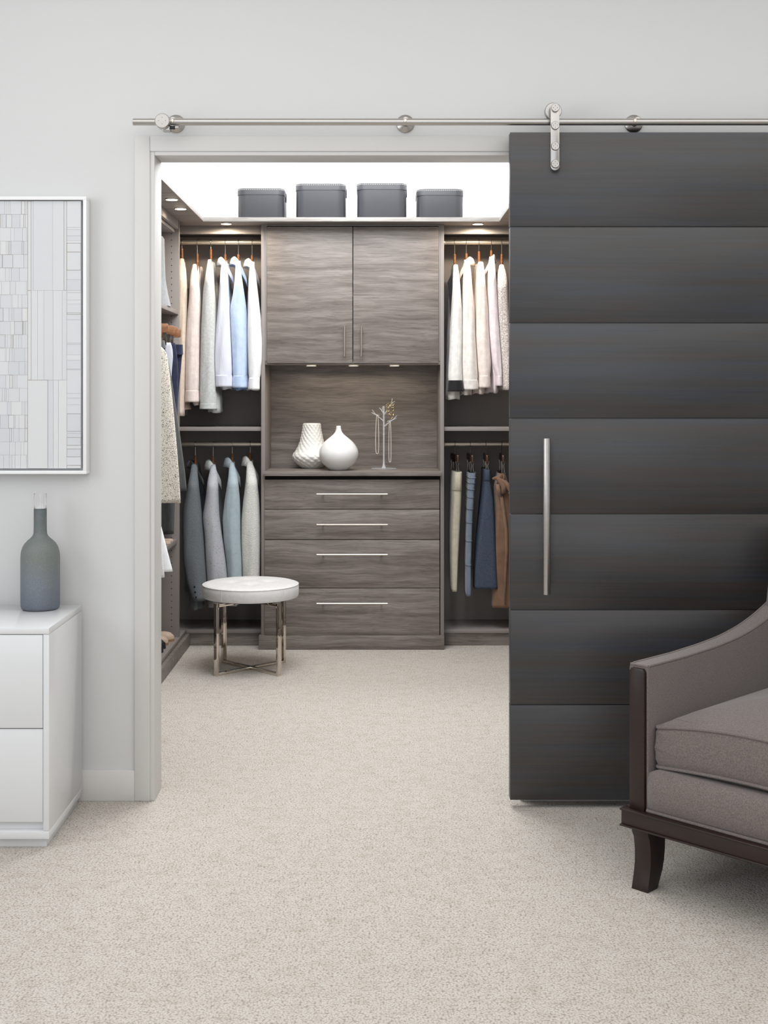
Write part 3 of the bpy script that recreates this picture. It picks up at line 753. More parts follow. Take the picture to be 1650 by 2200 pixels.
RACK = {}
def top_garment(name, label, cat, mat, hook, out, hem, zr, group, face=1, bodyx=None, vneck=.05, collar=None, cuff=None, cuffmat=None,
                bodymat=None, depth=.034, fold=.10, buttons=None, half=.178, Y=RODY, hmat=HANGERW, bodyw=.03, hlabel=None, neckup=None, cuffh=18, fwd=0.0):
    if neckup is None: neckup = .014 if collar else .034
    Yn = Y-half-.012; s = F/Yn
    xh = wx(hook, Y); xs = wx((out[0][1]+out[0][2])/2, Yn); zsl = wz(out[0][0], Yn+.10); zneck = zsl+neckup; ztip = zsl-.085
    e = Vector((xh-xs, Y-Yn-.03, 0)).normalized(); n = Vector((e.y, -e.x, 0))*face
    hanger(xh, Y, zr, zneck, half*.80, zneck-ztip-.010, e, hmat, hlabel or ('wooden hanger holding the '+label.split(' with ')[0].split(' hanging')[0]))
    ph = rng.random()*6
    r = root(name, label, cat, (xh, Y, zneck), group=group)
    zb_n = zsl+(.012 if collar else .0)
    out0 = out
    if cuff:
        ye = out[-1][0]; c0 = ye-cuffh; L, R_ = interp(out, c0)
        out = [o for o in out if o[0] < c0-5]+[(c0-4, L, R_), (c0, L+1.6, R_-1.6), (ye, out[-1][1]+1.8, out[-1][2]-1.8)]
    RACK.setdefault(round(zr, 3), []).append((r, hook, out0, max(hem, out0[-1][0]), Yn, Y))
    # body: front and back sheets meeting along the shoulder line
    NV, NR = 64, 26; hz = wz(hem, Yn+.06); rows = []
    for i in range(NR+1):
        t = i/NR; row = []
        B = half*lerp(.90, .88, min(1, t*1.5)); A = lerp(.0105, bodyw, min(1, t*2.2)**.8)
        dx = 0
        if bodyx is not None: dx = bodyx/s*t
        for k in range(NV):
            a = 2*PI*k/NV; v = math.cos(a); sn = math.sin(a); sg = 1 if sn >= 0 else -1
            nw = .36
            if abs(v) < nw: zt = zb_n-(vneck if sg > 0 else .006)*(1-(v/nw)**2)**.8
            else: zt = zb_n-(abs(v)-nw)/(1-nw)*(zb_n-ztip+.004)
            z = lerp(zt, hz+.003*math.sin(3*a+ph), t)
            w_ = sg*abs(sn)**.75*A
            w_ += t*.010*math.sin(9*v+ph)*(1 if sg > 0 else .6)
            p = Vector((xh+dx, Y, 0))+e*(B*v)+n*w_
            row.append((p.x, p.y, z))
        rows.append(row)
    MB().loft(rows, False, False).build('body', bodymat or mat, r, smooth=180, solid=.002)
    sl = MB().loft(sleeve_rings(out, Yn, s, depth, fold=fold, ph=ph, yoff=-fwd), True, False).build('sleeve', mat, r, smooth=180, solid=.0018)
    # sleeve on the far side, mirrored through the hanger
    far = [[(2*xh-p[0]+(0 if bodyx is None else bodyx/s*.3), 2*Y-p[1], p[2]) for p in q] for q in sleeve_rings(out, Yn, s, depth*.8, 20, 20, fold, ph+2)]
    far = [[(p[0], min(p[1], BKY-.006), p[2]) for p in q] for q in far]
    MB().loft(far, True, False).build('sleeve', mat, r, smooth=180, solid=.0018)
    if cuff:
        b = out0[-1]; y1 = b[0]; y0 = y1-cuffh; L, R_ = interp(out, y0)
        o2 = [(y0, L-.4, R_+.4), (y0+cuffh*.3, lerp(L, b[1], .5)-.2, lerp(R_, b[2], .5)+.2), (y1+1, b[1], b[2])]
        rg = sleeve_rings(o2, Yn, s, depth*1.06, rows=8, fold=fold*.15, ph=ph, shoulder=0, yoff=-fwd)[2:]
        cyo = depth*.0
        rg = [[(p[0], p[1]+(depth-depth*1.12)*.0, p[2]) for p in q] for q in rg]
        # keep the cuff at full sleeve depth
        full = []
        for q in rg:
            cm = Yn-fwd+depth
            my = sum(p[1] for p in q)/len(q)
            sc_ = depth*1.05/max(1e-4, max(abs(p[1]-my) for p in q))
            full.append([(p[0], cm+(p[1]-my)*sc_, p[2]) for p in q])
        cu = MB().loft(full, False, False).build('cuff', cuffmat or mat, r, smooth=180, solid=.003)
    if buttons:
        for bx, by, bm in buttons:
            MB().lathe([(.0001, -.004), (.005, -.004), (.006, -.002), (.006, .002)], (wx(bx, Yn), Yn-.001+.004, wz(by, Yn)), 14, 'y').build('button', bm, r)
    if collar:
        cm, ridge, dropb, dropf, spread = collar[:5]; bk = collar[5] if len(collar) > 5 else .026
        R = []; N = 40
        for i in range(N+1):
            q = lerp(-PI*.93, PI*.93, i/N); fr = abs(q)/PI          # 0 at the back of the neck, 1 at the front
            sm = max(0, (fr-.30)/.70); sm = sm*sm*(3-2*sm)
            rc, rn = .066, lerp(bk, .026+spread, fr); of = lerp(1, .42, fr) if bk > .02 else .42
            b = Vector((xh, Y, 0))+e*(rc*math.sin(q))-n*(rn*math.cos(q)+.002)
            o_ = (e*math.sin(q)*.9-n*math.cos(q)); o_.normalize()
            zr_ = zneck+ridge-dropf*sm-.008*(1-fr*2 if fr < .5 else 0)
            dd = lerp(dropb, dropb*1.25, fr)
            R.append([(b-o_*.003)+Vector((0, 0, zr_-.018)), b+Vector((0, 0, zr_-.006)), b+o_*(.004*of)+Vector((0, 0, zr_)), b+o_*(.009*of)+Vector((0, 0, zr_-.004)),
                      b+o_*(.015*of)+Vector((0, 0, zr_-dd*.55)), b+o_*(.019*of)+Vector((0, 0, zr_-dd))])
        MB().sheet(R).build('collar', cm, r, smooth=180, solid=.0022)
    return r

GU = 'sweaters and shirts on the upper rod'
top_garment('cardigan', 'beige cardigan hanging closest to the shelf tower', 'cardigan', CL['beige'], 391, [(557, 385, 394), (575, 381, 398), (620, 379, 400), (700, 378, 399), (800, 377, 397), (894, 378, 394)], 880, RZ1, GU, vneck=.07, bodyx=4)
top_garment('sweater', 'blush pink sweater hanging beside the beige cardigan', 'sweater', CL['blush'], 424, [(569, 414, 421), (580, 410.5, 423), (594, 408, 424), (631, 405, 428), (665, 402, 428), (700, 399, 426), (782, 396, 426), (863, 395, 426)], 870, RZ1, GU, vneck=.11, bodyx=6, cuff=.3, cuffh=24)
top_garment('sweater', 'pale grey knit sweater hanging beside the striped shirt', 'sweater', CL['greyknit'], 453, [(559, 446.5, 453.5), (575, 443, 455), (594, 440, 456), (631, 434.6, 460), (700, 431, 461.5), (782, 428.5, 462), (878, 427, 464.5)], 886, RZ1, GU, vneck=.10, bodyx=9, cuff=.3, cuffh=11)
top_garment('shirt', 'pale lavender striped button-up shirt', 'shirt', CL['lavender'], 484, [(562, 477, 484), (580, 473, 487), (594, 472, 488), (631, 469, 490), (700, 463, 494), (764, 458, 496), (800, 459, 498), (830, 461, 499)], 836, RZ1, GU, vneck=.10, bodyx=5, collar=(CL['lavender'], .016, .038, .105, .017), cuff=.8, cuffh=24, fold=.16)
top_garment('shirt', 'light blue button-up shirt between the striped and the white shirt', 'shirt', CL['blue'], 512, [(562, 507, 515), (580, 505, 517), (594, 504, 518), (631, 499, 523), (660, 493, 527), (700, 494, 530), (764, 498, 531), (806, 499, 531), (832, 497, 532)], 838, RZ1, GU, vneck=.10, bodyx=5, bodymat=CL['bluein'], collar=(CL['blue'], .018, .038, .110, .017), cuff=.8, cuffh=25, fold=.16)
top_garment('shirt', 'plain white button-up shirt hanging against the centre cabinet', 'shirt', CL['white'], 541.5, [(564, 538, 544.5), (580, 536.5, 547), (594, 536, 549), (631, 533, 553), (700, 531, 561), (736, 531, 564), (775, 532, 563), (809, 533, 558), (836, 532, 556)], 838, RZ1, GU, vneck=.10, bodyx=3, collar=(CL['white'], .014, .038, .115, .012), cuff=.8, cuffh=24, fold=.07, fwd=.034)

GL = 'jackets on the lower rod'
SB = plain('dark_button', srgb(30, 30, 32), .3)
top_garment('blazer', 'dark charcoal wool blazer with black collar', 'blazer', CL['charcoal'], 420, [(1000, 411, 421), (1015, 408, 423), (1033, 404, 424), (1076, 394, 428), (1105, 389, 431), (1149, 389, 435), (1207, 391, 439), (1251, 399, 442), (1292, 411, 441)], 1310, RZ2, GL, vneck=.11, bodyx=2, collar=(CL['black'], .012, .036, .105, .016), buttons=[(418, 1261, SB), (419.5, 1272.5, SB), (421.5, 1283, SB)], depth=.042)
top_garment('coat', 'pale grey speckled tweed coat', 'coat', CL['tweed'], 458, [(1001, 453, 462), (1016, 449, 465), (1033, 445, 467), (1076, 439, 467), (1113, 433, 469), (1149, 437, 474), (1207, 440, 483), (1251, 443, 488), (1290, 446, 490)], 1305, RZ2, GL, vneck=.10, bodyx=2, collar=(CL['greyknit'], .016, .045, .110, .014), depth=.042)
top_garment('coat', 'powder blue wool coat between the tweed coat and the knit', 'coat', CL['aqua'], 499, [(996, 493, 501), (1010, 491, 505), (1025, 490, 509), (1076, 481, 513), (1120, 476, 514), (1164, 479, 515), (1207, 485, 517), (1244, 488, 518), (1290, 490, 519)], 1302, RZ2, GL, vneck=.10, bodyx=2, collar=(CL['aqua'], .018, .045, .110, .014), depth=.042)
top_garment('cardigan', 'cream chunky knit cardigan', 'cardigan', CL['cream_knit'], 537.5, [(994, 530, 541), (1010, 529, 547), (1033, 527.5, 551), (1076, 521, 555), (1120, 517, 557), (1164, 517, 557.5), (1236, 520, 557), (1285, 521, 556)], 1295, RZ2, GL, vneck=.10, bodyx=1, collar=(CL['cream_knit'], .020, .045, .110, .018), depth=.044)

GR = 'blouses on the upper rod'
bw = top_garment('blouse', 'white blouse with black front panel and black cuffs', 'blouse', CL['offwhite'], 977, [(570, 975, 983.5), (585, 974, 986), (600, 973.5, 988), (660, 973, 993), (720, 970, 995), (780, 965, 995), (815, 963, 996), (840, 962, 999)], 858, RZ1, GR, face=-1, vneck=.05, bodyx=-4, cuff=1.0, cuffmat=CL['black'], cuffh=23, fold=.14)
Yb_ = RODY-.12
MB().prism([(wx(a, Yb_), wz(b, Yb_)) for a, b in [(973.5, 567), (971, 571), (969.5, 588), (961, 607), (963, 622), (966, 650), (967.5, 690), (972, 692), (972.5, 600)]], 'y', Yb_, Yb_+.02).build('front_panel', CL['black'], bw, bevel=.003)
top_garment('blouse', 'cream blouse with soft collar between white and peach blouses', 'blouse', CL['cream'], 1002, [(560, 998, 1008), (580, 996.5, 1012), (600, 996, 1014), (660, 995, 1020), (720, 993, 1022), (780, 992, 1026), (815, 994, 1028), (836, 996, 1029)], 848, RZ1, GR, face=-1, vneck=.06, bodyx=-3, collar=(CL['cream'], .012, .040, .085, .008), cuff=.8, cuffh=20, fold=.14)
top_garment('blouse', 'peach silk blouse with gathered cuff', 'blouse', CL['peach'], 1029, [(564, 1028, 1038), (580, 1026, 1041), (600, 1025, 1043), (660, 1024, 1049), (720, 1024, 1052), (780, 1028, 1056), (806, 1030, 1055), (832, 1030, 1055)], 846, RZ1, GR, face=-1, vneck=.06, bodyx=-3, cuff=.6, cuffh=25, fold=.14)
top_garment('shirt', 'pale pink shirt with a pearl cuff button', 'shirt', CL['pink'], 1055.6, [(553, 1053, 1062), (575, 1050, 1065), (600, 1049, 1067), (660, 1051, 1072), (720, 1053, 1077), (780, 1059, 1080), (805, 1066, 1081), (828, 1068, 1081)], 844, RZ1, GR, face=-1, vneck=.06, bodyx=2, collar=(CL['pink'], .008, .034, .080, .010, .012), cuff=.3, cuffh=20, buttons=[(1074, 818, PEARL)], fold=.12)
top_garment('top', 'taupe sequined lace top half behind the sliding door', 'top', CL['lace'], 1078, [(570, 1074, 1083), (585, 1070, 1088), (600, 1069, 1091), (660, 1069, 1094), (720, 1072, 1100), (780, 1078, 1104), (838, 1080, 1106)], 836, RZ1, GR, face=-1, vneck=.05, bodyx=3, fold=.10)

def press_neighbours(gs):
    """cloth of adjacent garments meets along a shared surface and does not pass through it"""
    gs = sorted(gs, key=lambda g: g[1])
    def edge(g, z):
        y = CY+(CAMZ-z)*F/g[4]
        if y > g[3]+7 or y < g[2][0][0]-30: return None
        return interp(g[2], y)
    def sep(a, b, z, y):
        ea, eb = edge(a, z), edge(b, z)
        if ea is None or eb is None: return None
        xn = wx((ea[1]+eb[0])/2, a[4]); xm = (wx(a[1], a[5])+wx(b[1], b[5]))/2
        t = min(1, max(0, (y-a[4]-.05)/(a[5]-a[4]-.09))); return lerp(xn, xm, t)
    for i, g in enumerate(gs):
        for ch in g[0].children:
            k = ch.name.split('.')[0]
            gap = {'body': .0024, 'sleeve': .0020, 'cuff': .0021}.get(k)
            if gap is None: continue
            for v in ch.data.vertices:
                p = v.co+g[0].location
                if i+1 < len(gs) and gs[i+1][1]-g[1] < 60:
                    q = sep(g, gs[i+1], p.z, p.y)
                    if q is not None and p.x > q-gap: v.co.x += q-gap-p.x
                if i > 0 and g[1]-gs[i-1][1] < 60:
                    q = sep(gs[i-1], g, p.z, p.y)
                    p = v.co+g[0].location
                    if q is not None and p.x < q+gap: v.co.x += q+gap-p.x
                p = v.co+g[0].location
                if g[1] < 560 and p.y > FY-.012 and p.x > cx0-gap: v.co.x += cx0-gap-p.x      # side panel of the cabinet
                if g[1] > 900 and p.y > FY-.012 and p.x < cx1+gap: v.co.x += cx1+gap-p.x
for gs in RACK.values(): press_neighbours(gs)

def clip_hanger(x, Y, zr, zbar, label, along='y', half=.155, mat=HANGERD, tilt=0.0, rr=.0132, clips=(-.75, .75)):
    r = root('trouser_hanger', label, 'hanger', (x, Y, zbar), group='wooden clip hangers')
    d = Vector((math.sin(tilt), math.cos(tilt), 0)) if along == 'y' else Vector((math.cos(tilt), math.sin(tilt), 0))
    side = Vector((d.y, -d.x, 0)); c = Vector((x, Y, zbar)); rings = []
    for t in (-1, -.97, .97, 1):
        k = .7 if abs(t) == 1 else 1
        rings.append([c+d*(half*t)+side*(.006*u*k)+Vector((0, 0, .021*v*k)) for u, v in ((1, 1), (-1, 1), (-1, -1), (1, -1))])
    MB().loft(rings).build('bar', mat, r, bevel=.002)
    R = rr+.0022; h = [c+Vector((0, 0, .018)), c+Vector((0, 0, (zr-zbar)*.55))]
    for k in range(12):
        a = -PI/2-.2-k/11*(PI*1.12); h.append(Vector((x, Y, zr))+d*(R*math.cos(a))+Vector((0, 0, R*math.sin(a))))
    MB().tube(h, .0016, 7).build('hook', WIRE, r)
    for t in clips:
        p = c+d*(half*t)
        cl = MB()
        for sd in (-1, 1):
            q0 = p+side*(.0085*sd)+Vector((0, 0, -.012)); q1 = p+side*(.0035*sd)+Vector((0, 0, -.034)); q2 = p+side*(.007*sd)+Vector((0, 0, -.071))
            rgs = [[q+d*(.008*u)+side*(.0012*v) for u, v in ((1, 1), (-1, 1), (-1, -1), (1, -1))] for q in (q0, q1, q2)]
            cl.loft(rgs)
        cl.build('clip', WIRE, r)
    return r
def hung_bottom(name, label, cat, mat, hook, out, group, zbar, half=.15, fold=.05, tilt=0, seams=None, band=None, hlabel='', yshift=0.0, fl=0.0):
    Y = RODY; Yn = Y-half+yshift; s = F/Yn; xh = wx(hook, Y)
    clip_hanger(xh, Y, RZ2, zbar, hlabel, 'y', .125, HANGERD, tilt)
    r = root(name, label, cat, (xh, Y, wz(out[0][0], Yn)), group=group)
    y0, y1 = out[0][0], out[-1][0]; rows = 44; seg = 48; ph = rng.random()*6
    def ring(y, grow=1.0):
        t = (y-y0)/(y1-y0)
        xl, xr = [sum(v)/3 for v in zip(interp(out, y-5), interp(out, y), interp(out, y+5))]
        xc = wx((xl+xr)/2, Yn); hw = (xr-xl)/2/s*grow; hd = half*(1-.04*t)*(1+fl*t)*grow; rr = []
        xfar = lerp(xc, xh+(xc-wx(out[0][1]/2+out[0][2]/2, Yn))*.4, .7)
        for k in range(seg):
            a = 2*PI*k/seg; ca, sa = math.cos(a), math.sin(a)
            u = math.copysign(abs(ca)**.5, ca); v = math.copysign(abs(sa)**.6, sa)
            f = 1+fold*t*math.sin(4*a+ph)+fold*.8*math.sin(7*a+3*t-ph)*min(1, t*2)
            yy = Y+hd*v*(1+.3*(f-1))
            fr = (v*.5+.5)
            rr.append((lerp(xc, xfar, fr)+hw*u*f*lerp(1, .75, fr), min(yy+yshift*(1-fr), BKY-.004), wz(y, Yn)))
        return rr
    MB().loft([ring(lerp(y0, y1, i/rows)) for i in range(rows+1)], False, True).build('cloth', mat, r, smooth=180)
    if seams:
        for y in seams:
            g = ring(y, 1.012); MB().tube(g, .0022, 5, closed=True).build('seam', mat, r)
    if band:
        MB().loft([ring(band[0], 1.02), ring(band[0]+1, 1.035), ring(band[1]-1, 1.035), ring(band[1], 1.02)], True, True).build('waistband', mat, r, smooth=60)
    return r
GP = 'skirts and trousers on the lower rod'
zb_ = wz(984, RODY)
hung_bottom('trousers', 'sand coloured trousers folded lengthwise on a clip hanger', 'trousers', CL['sand'], 977, [(1015, 975, 995), (1054, 971, 994.5), (1075, 971, 994), (1145, 968, 990), (1214, 968, 986.5), (1272, 970, 984)], GP, zb_, .145, .03, -.08, band=(1015, 1054), hlabel='dark clip hanger of the sand coloured trousers')
hung_bottom('skirt', 'narrow dusty blue tiered skirt with horizontal seams', 'skirt', CL['denim'], 1010, [(1016, 1008, 1026), (1052, 1006, 1021.5), (1122, 1003, 1017), (1214, 1001, 1014), (1282, 1001, 1014.5)], GP, zb_, .145, .03, -.03, seams=[1027, 1038, 1052, 1069, 1094, 1123, 1163, 1215], hlabel='dark clip hanger of the dusty blue tiered skirt')
hung_bottom('skirt', 'navy wool A-line skirt flaring towards the hem', 'skirt', CL['navyw'], 1043.6, [(1010, 1040, 1055), (1035, 1039, 1057), (1075, 1034, 1064), (1168, 1022, 1070), (1225, 1017, 1075), (1266, 1016, 1078)], GP, zb_, .140, .05, .02, band=(1010, 1033), hlabel='dark clip hanger of the navy skirt')
sk = hung_bottom('skirt', 'tan suede skirt tied at the waist behind the sliding door', 'skirt', CL['brown'], 1078, [(1017, 1072, 1088), (1032, 1066, 1092), (1050, 1062, 1098), (1100, 1063, 1100), (1180, 1060, 1104), (1307, 1056, 1110)], GP, zb_, .130, .07, .03, hlabel='dark clip hanger of the tan suede skirt')
Yt = RODY-.138
def tie(pts, rad, nm): MB().tube([px(a, b, Yt-.004) for a, b in pts], rad, 10).build(nm, CL['brown'], sk, smooth=180)
tie([(1058, 1029), (1066, 1026), (1074, 1033), (1082, 1044), (1083, 1058), (1077, 1066), (1071, 1055), (1069, 1040)], [.006, .010, .013, .015, .014, .010, .012, .008], 'bow_loop')
tie([(1074, 1030), (1084, 1036), (1092, 1045), (1098, 1056), (1094, 1062)], [.007, .012, .014, .012, .007], 'bow_loop')
tie([(1076, 1062), (1082, 1095), (1088, 1140), (1089, 1185), (1086, 1230), (1085, 1300)], [.007, .008, .008, .007, .006, .005], 'bow_tail')
tie([(1072, 1034), (1075, 1022), (1079, 1018), (1083, 1024), (1082, 1034)], .0035, 'tie_knot')

# garments in the side tower, hanging face-on to the room
def flat_garment(name, label, cat, mat, Y, edge, group, hook=True, thick=.022, shoulder=False, cx_=TRX, zr=TRZ, fold=.012, hlabel='', bar=None, hmat=HANGERW, band=None, barhalf=None):
    """edge: rows (pixel y, pixel x of the outer edge); symmetric about the rod"""
    y0, y1 = edge[0][0], edge[-1][0]; zt = wz(y0, Y)
    r = root(name, label, cat, (cx_, Y, zt), group=group); ph = rng.random()*6
    rows, seg = 36, 56; rings = []
    lim = cx_-KX0-.014
    for i in range(rows+1):
        t = i/rows; y = lerp(y0, y1, t); xe = sum(interp(edge, y+d)[0] for d in (-4, 0, 4))/3
        hw = max(.01, wx(xe, Y)-cx_); z = wz(y, Y); ring = []
        for k in range(seg):
            a = 2*PI*k/seg; ca, sa = math.cos(a), math.sin(a)
            x = hw*math.copysign(abs(ca)**.85, ca)
            x = max(x, -lim)
            dd = math.copysign(abs(sa)**.8, sa)*thick*(.4+.6*min(1, t*5))
            dd += t*fold*math.sin(x*38+ph)+fold*.4*t*math.sin(x*71-ph)
            ring.append((cx_+x, Y+dd, z+.008*t*math.sin(x*11+ph)))
        rings.append(ring)
    MB().loft(rings, not shoulder, not shoulder).build('cloth', mat, r, smooth=180, solid=.0018 if shoulder else 0)
    if band:
        b = MB()
        rg = []
        for y in (y0-.5, band):
            xe = interp(edge, y)[0]; hw = wx(xe, Y)-cx_+.004
            rg.append([(cx_+max(p[0], -lim-.002), Y+p[1], wz(y, Y)) for p in rrect(0, 0, hw, thick*1.15, thick, 6)])
        b.loft(rg).build('waistband', mat, r, smooth=60)
    if shoulder:
        hanger(cx_, Y, zr, zt+.012, wx(edge[0][1], Y)-cx_+.02 if shoulder is True else shoulder, .035, (1, 0), hmat, hlabel)
    elif bar is not None:
        clip_hanger(cx_, Y, zr, bar, hlabel, 'x', barhalf or -.955-cx_, hmat, 0, clips=(.78, -.6))
    return r
GT = 'clothes in the shelf tower'
BZ = 1.605
flat_garment('trousers', 'navy trousers on a wooden clip hanger beside the tower panel', 'trousers', CL['navy'], 6.20, [(741, 391), (757, 393.5), (764, 391), (800, 388), (850, 383), (950, 378), (1050, 376)], GT, bar=BZ-.005, hlabel='wooden clip hanger of the navy trousers', thick=.02, band=762)
flat_garment('trousers', 'dark navy trousers just in front of the navy pair', 'trousers', CL['navy'], 6.10, [(737, 376), (760, 380), (800, 383), (850, 381), (950, 378), (1030, 377)], GT, bar=BZ, hlabel='wooden clip hanger of the dark navy trousers', thick=.02)
flat_garment('trousers', 'pale grey denim trousers on a wooden clip hanger', 'trousers', CL['paleg'], 6.00, [(736, 366), (745, 370), (765, 372), (800, 369), (900, 366), (1000, 365)], GT, bar=BZ, hlabel='wooden clip hanger of the pale grey denim trousers', thick=.02)
flat_garment('skirt', 'dark charcoal A-line skirt behind the floral blouse', 'skirt', CL['gunmetal'], 5.83, [(732, 351), (745, 354), (765, 359), (800, 367), (850, 374), (900, 381), (960, 389), (1020, 397), (1058, 401)], GT, bar=BZ, hlabel='wooden clip hanger of the dark charcoal skirt', thick=.03, band=748)
flat_garment('trousers', 'dark charcoal trousers hanging below the floral blouse hem', 'trousers', CL['gunmetal'], 6.328, [(760, 360), (900, 372), (1080, 377), (1148, 375)], GT, bar=1.556, barhalf=.145, hlabel='wooden clip hanger of the charcoal trousers', thick=.016)
flat_garment('blouse', 'ivory blouse with small dark floral print', 'blouse', CL['floral'], 5.66, [(742, 340), (748, 351), (760, 358), (800, 364), (870, 371), (960, 379), (1040, 385), (1084, 388)], GT, shoulder=.165, thick=.035, fold=.016, hlabel='wooden hanger inside the floral blouse')
flat_garment('skirt', 'smooth white skirt with flared hem', 'skirt', CL['white'], 5.00, [(1010, 312), (1060, 325), (1108, 341), (1160, 354), (1224, 370)], GT, zr=1.40, bar=None, shoulder=.10, thick=.03, hlabel='wooden hanger of the white skirt')
flat_garment('top', 'white ribbed top in front of the smooth white skirt', 'top', CL['whitetex'], 4.86, [(1000, 300), (1060, 322), (1150, 342), (1200, 349), (1244, 354)], GT, zr=1.40, shoulder=.10, thick=.03, hlabel='wooden hanger of the white ribbed top')

# grey felt tote on the upper tower shelf
def tote():
    Y = 6.08; tab = [(508, 349), (514, 353), (560, 354), (600, 355.5), (630, 360), (655, 365)]
    r = root('tote_bag', 'grey felt tote bag standing on the upper tower shelf', 'bag', (-1.1, Y, zu)); rings = []
    z1 = zu+.335
    for i in range(25):
        t = i/24; z = lerp(z1, zu+.001, t); y = lerp(508, 656, t); hw = wx(interp(tab, y)[0], Y)+1.12
        rings.append([(-1.12+p[0], Y+p[1], z) for p in rrect(0, 0, hw, lerp(.03, .075, t**1.6), .05, 8)])
    MB().loft(rings).build('body', CL['felt'], r, smooth=50)
    MB().prism([(-.003, 0), (.003, 0), (.003, .08), (-.003, .08)], 'y', Y-.038, Y-.02).v
    boxo('handle_slot', (wx(341.5, Y), wx(343.5, Y), Y-.048, Y-.02, z1-.10, z1-.02), DARKHOLE, r, .0008)
tote()

# shoes
def shoe(name, label, mat, solemat, x, y, z, toe, length=.235, width=.078, flat=True, rot=0.0, heel=.006, group='shoes in the tower'):
    """toe points along +x (towards the closet aisle)"""
    r = root(name, label, 'shoe', (x, y, z), rotz=rot, group=group)
    ORG[r.name] = Vector((0, 0, 0))
    tab = [(0, .028, .060), (.06, .032, .062), (.25, .031, .052), (.45, .034, .036), (.65, .039, .034), (.8, .038, .036), (.92, .028, .031), (1, .006, .016)]
    sole = []; n = 24
    out = []
    for i in range(n+1):
        t = i/n; hw = interp(tab, t)[0]*width/.078; out.append((-length*(1-t), hw))
    poly = [(a, b) for a, b in out]+[(a, -b) for a, b in reversed(out)]
    MB().loft([[(p[0], p[1]*.96, 0) for p in poly], [(p[0], p[1], .004) for p in poly], [(p[0], p[1], heel+.006) for p in poly]]).build('sole', solemat, r, smooth=50)
    rings = []
    for i in range(n+1):
        t = i/n; hw, h = interp(tab, t); hw *= width/.078*.97; z0 = heel+.005
        ring = []
        for k in range(20):
            a = PI*k/19; c, s_ = math.cos(a), math.sin(a)
            zz = h*s_**.7
            if flat and t < .62 and s_ > .55: zz = min(zz, h*.55*1.2)*lerp(.75, 1, (1-s_)/.45)
            ring.append((-length*(1-t)*.995-.001, hw*math.copysign(abs(c)**.8, c), z0+zz))
        rings.append(ring)
    MB().loft(rings, True, True).build('upper', mat, r, smooth=60)
    return r
sz = .087
shoe('flat_shoe', 'beige suede flat with tan sole beside the tower panel', NUDE, SOLE, -.999, 6.27, sz, 1)
shoe('flat_shoe', 'beige suede flat with tan sole beside the black shoe', NUDE, SOLE, -1.012, 6.17, sz, 1)
shoe('flat_shoe', 'black leather shoe beside the beige flats', BLACKLEATHER, BLACKLEATHER, -1.010, 6.085, sz, 1, flat=True)
shoe('flat_shoe', 'black leather shoe at the end of the shoe row', BLACKLEATHER, BLACKLEATHER, -1.006, 5.99, sz, 1, flat=True)
def sandal(label, x, y, z):
    r = root('sandal', label, 'shoe', (x, y, z), group='shoes in the tower')
    L = .22; out = []
    for i in range(21):
        t = i/20; out.append((x-L*(1-t), .030+.009*math.sin(PI*min(1, t*1.05))*(t)))
    out[-1] = (x, .012); poly = [(a, y+b) for a, b in out]+[(a, y-b) for a, b in reversed(out)]
    MB().prism(poly, 'z', z, z+.014).build('sole', NUDE, r, bevel=.003)
    rg = []
    for t in (.48, .52, .66, .70):
        xx = x-L*(1-t); rg.append([(xx, y+.038*math.cos(a), z+.012+.034*math.sin(a)) for a in [PI*k/14 for k in range(15)]])
    MB().sheet(rg).build('strap', NUDE, r, smooth=60, solid=.003)
sandal('nude sandal on the lower tower shelf beside the panel', wx(371, 6.24), 6.24, zl)
sandal('nude sandal on the lower tower shelf, away from the panel', wx(363.5, 6.12), 6.145, zl)

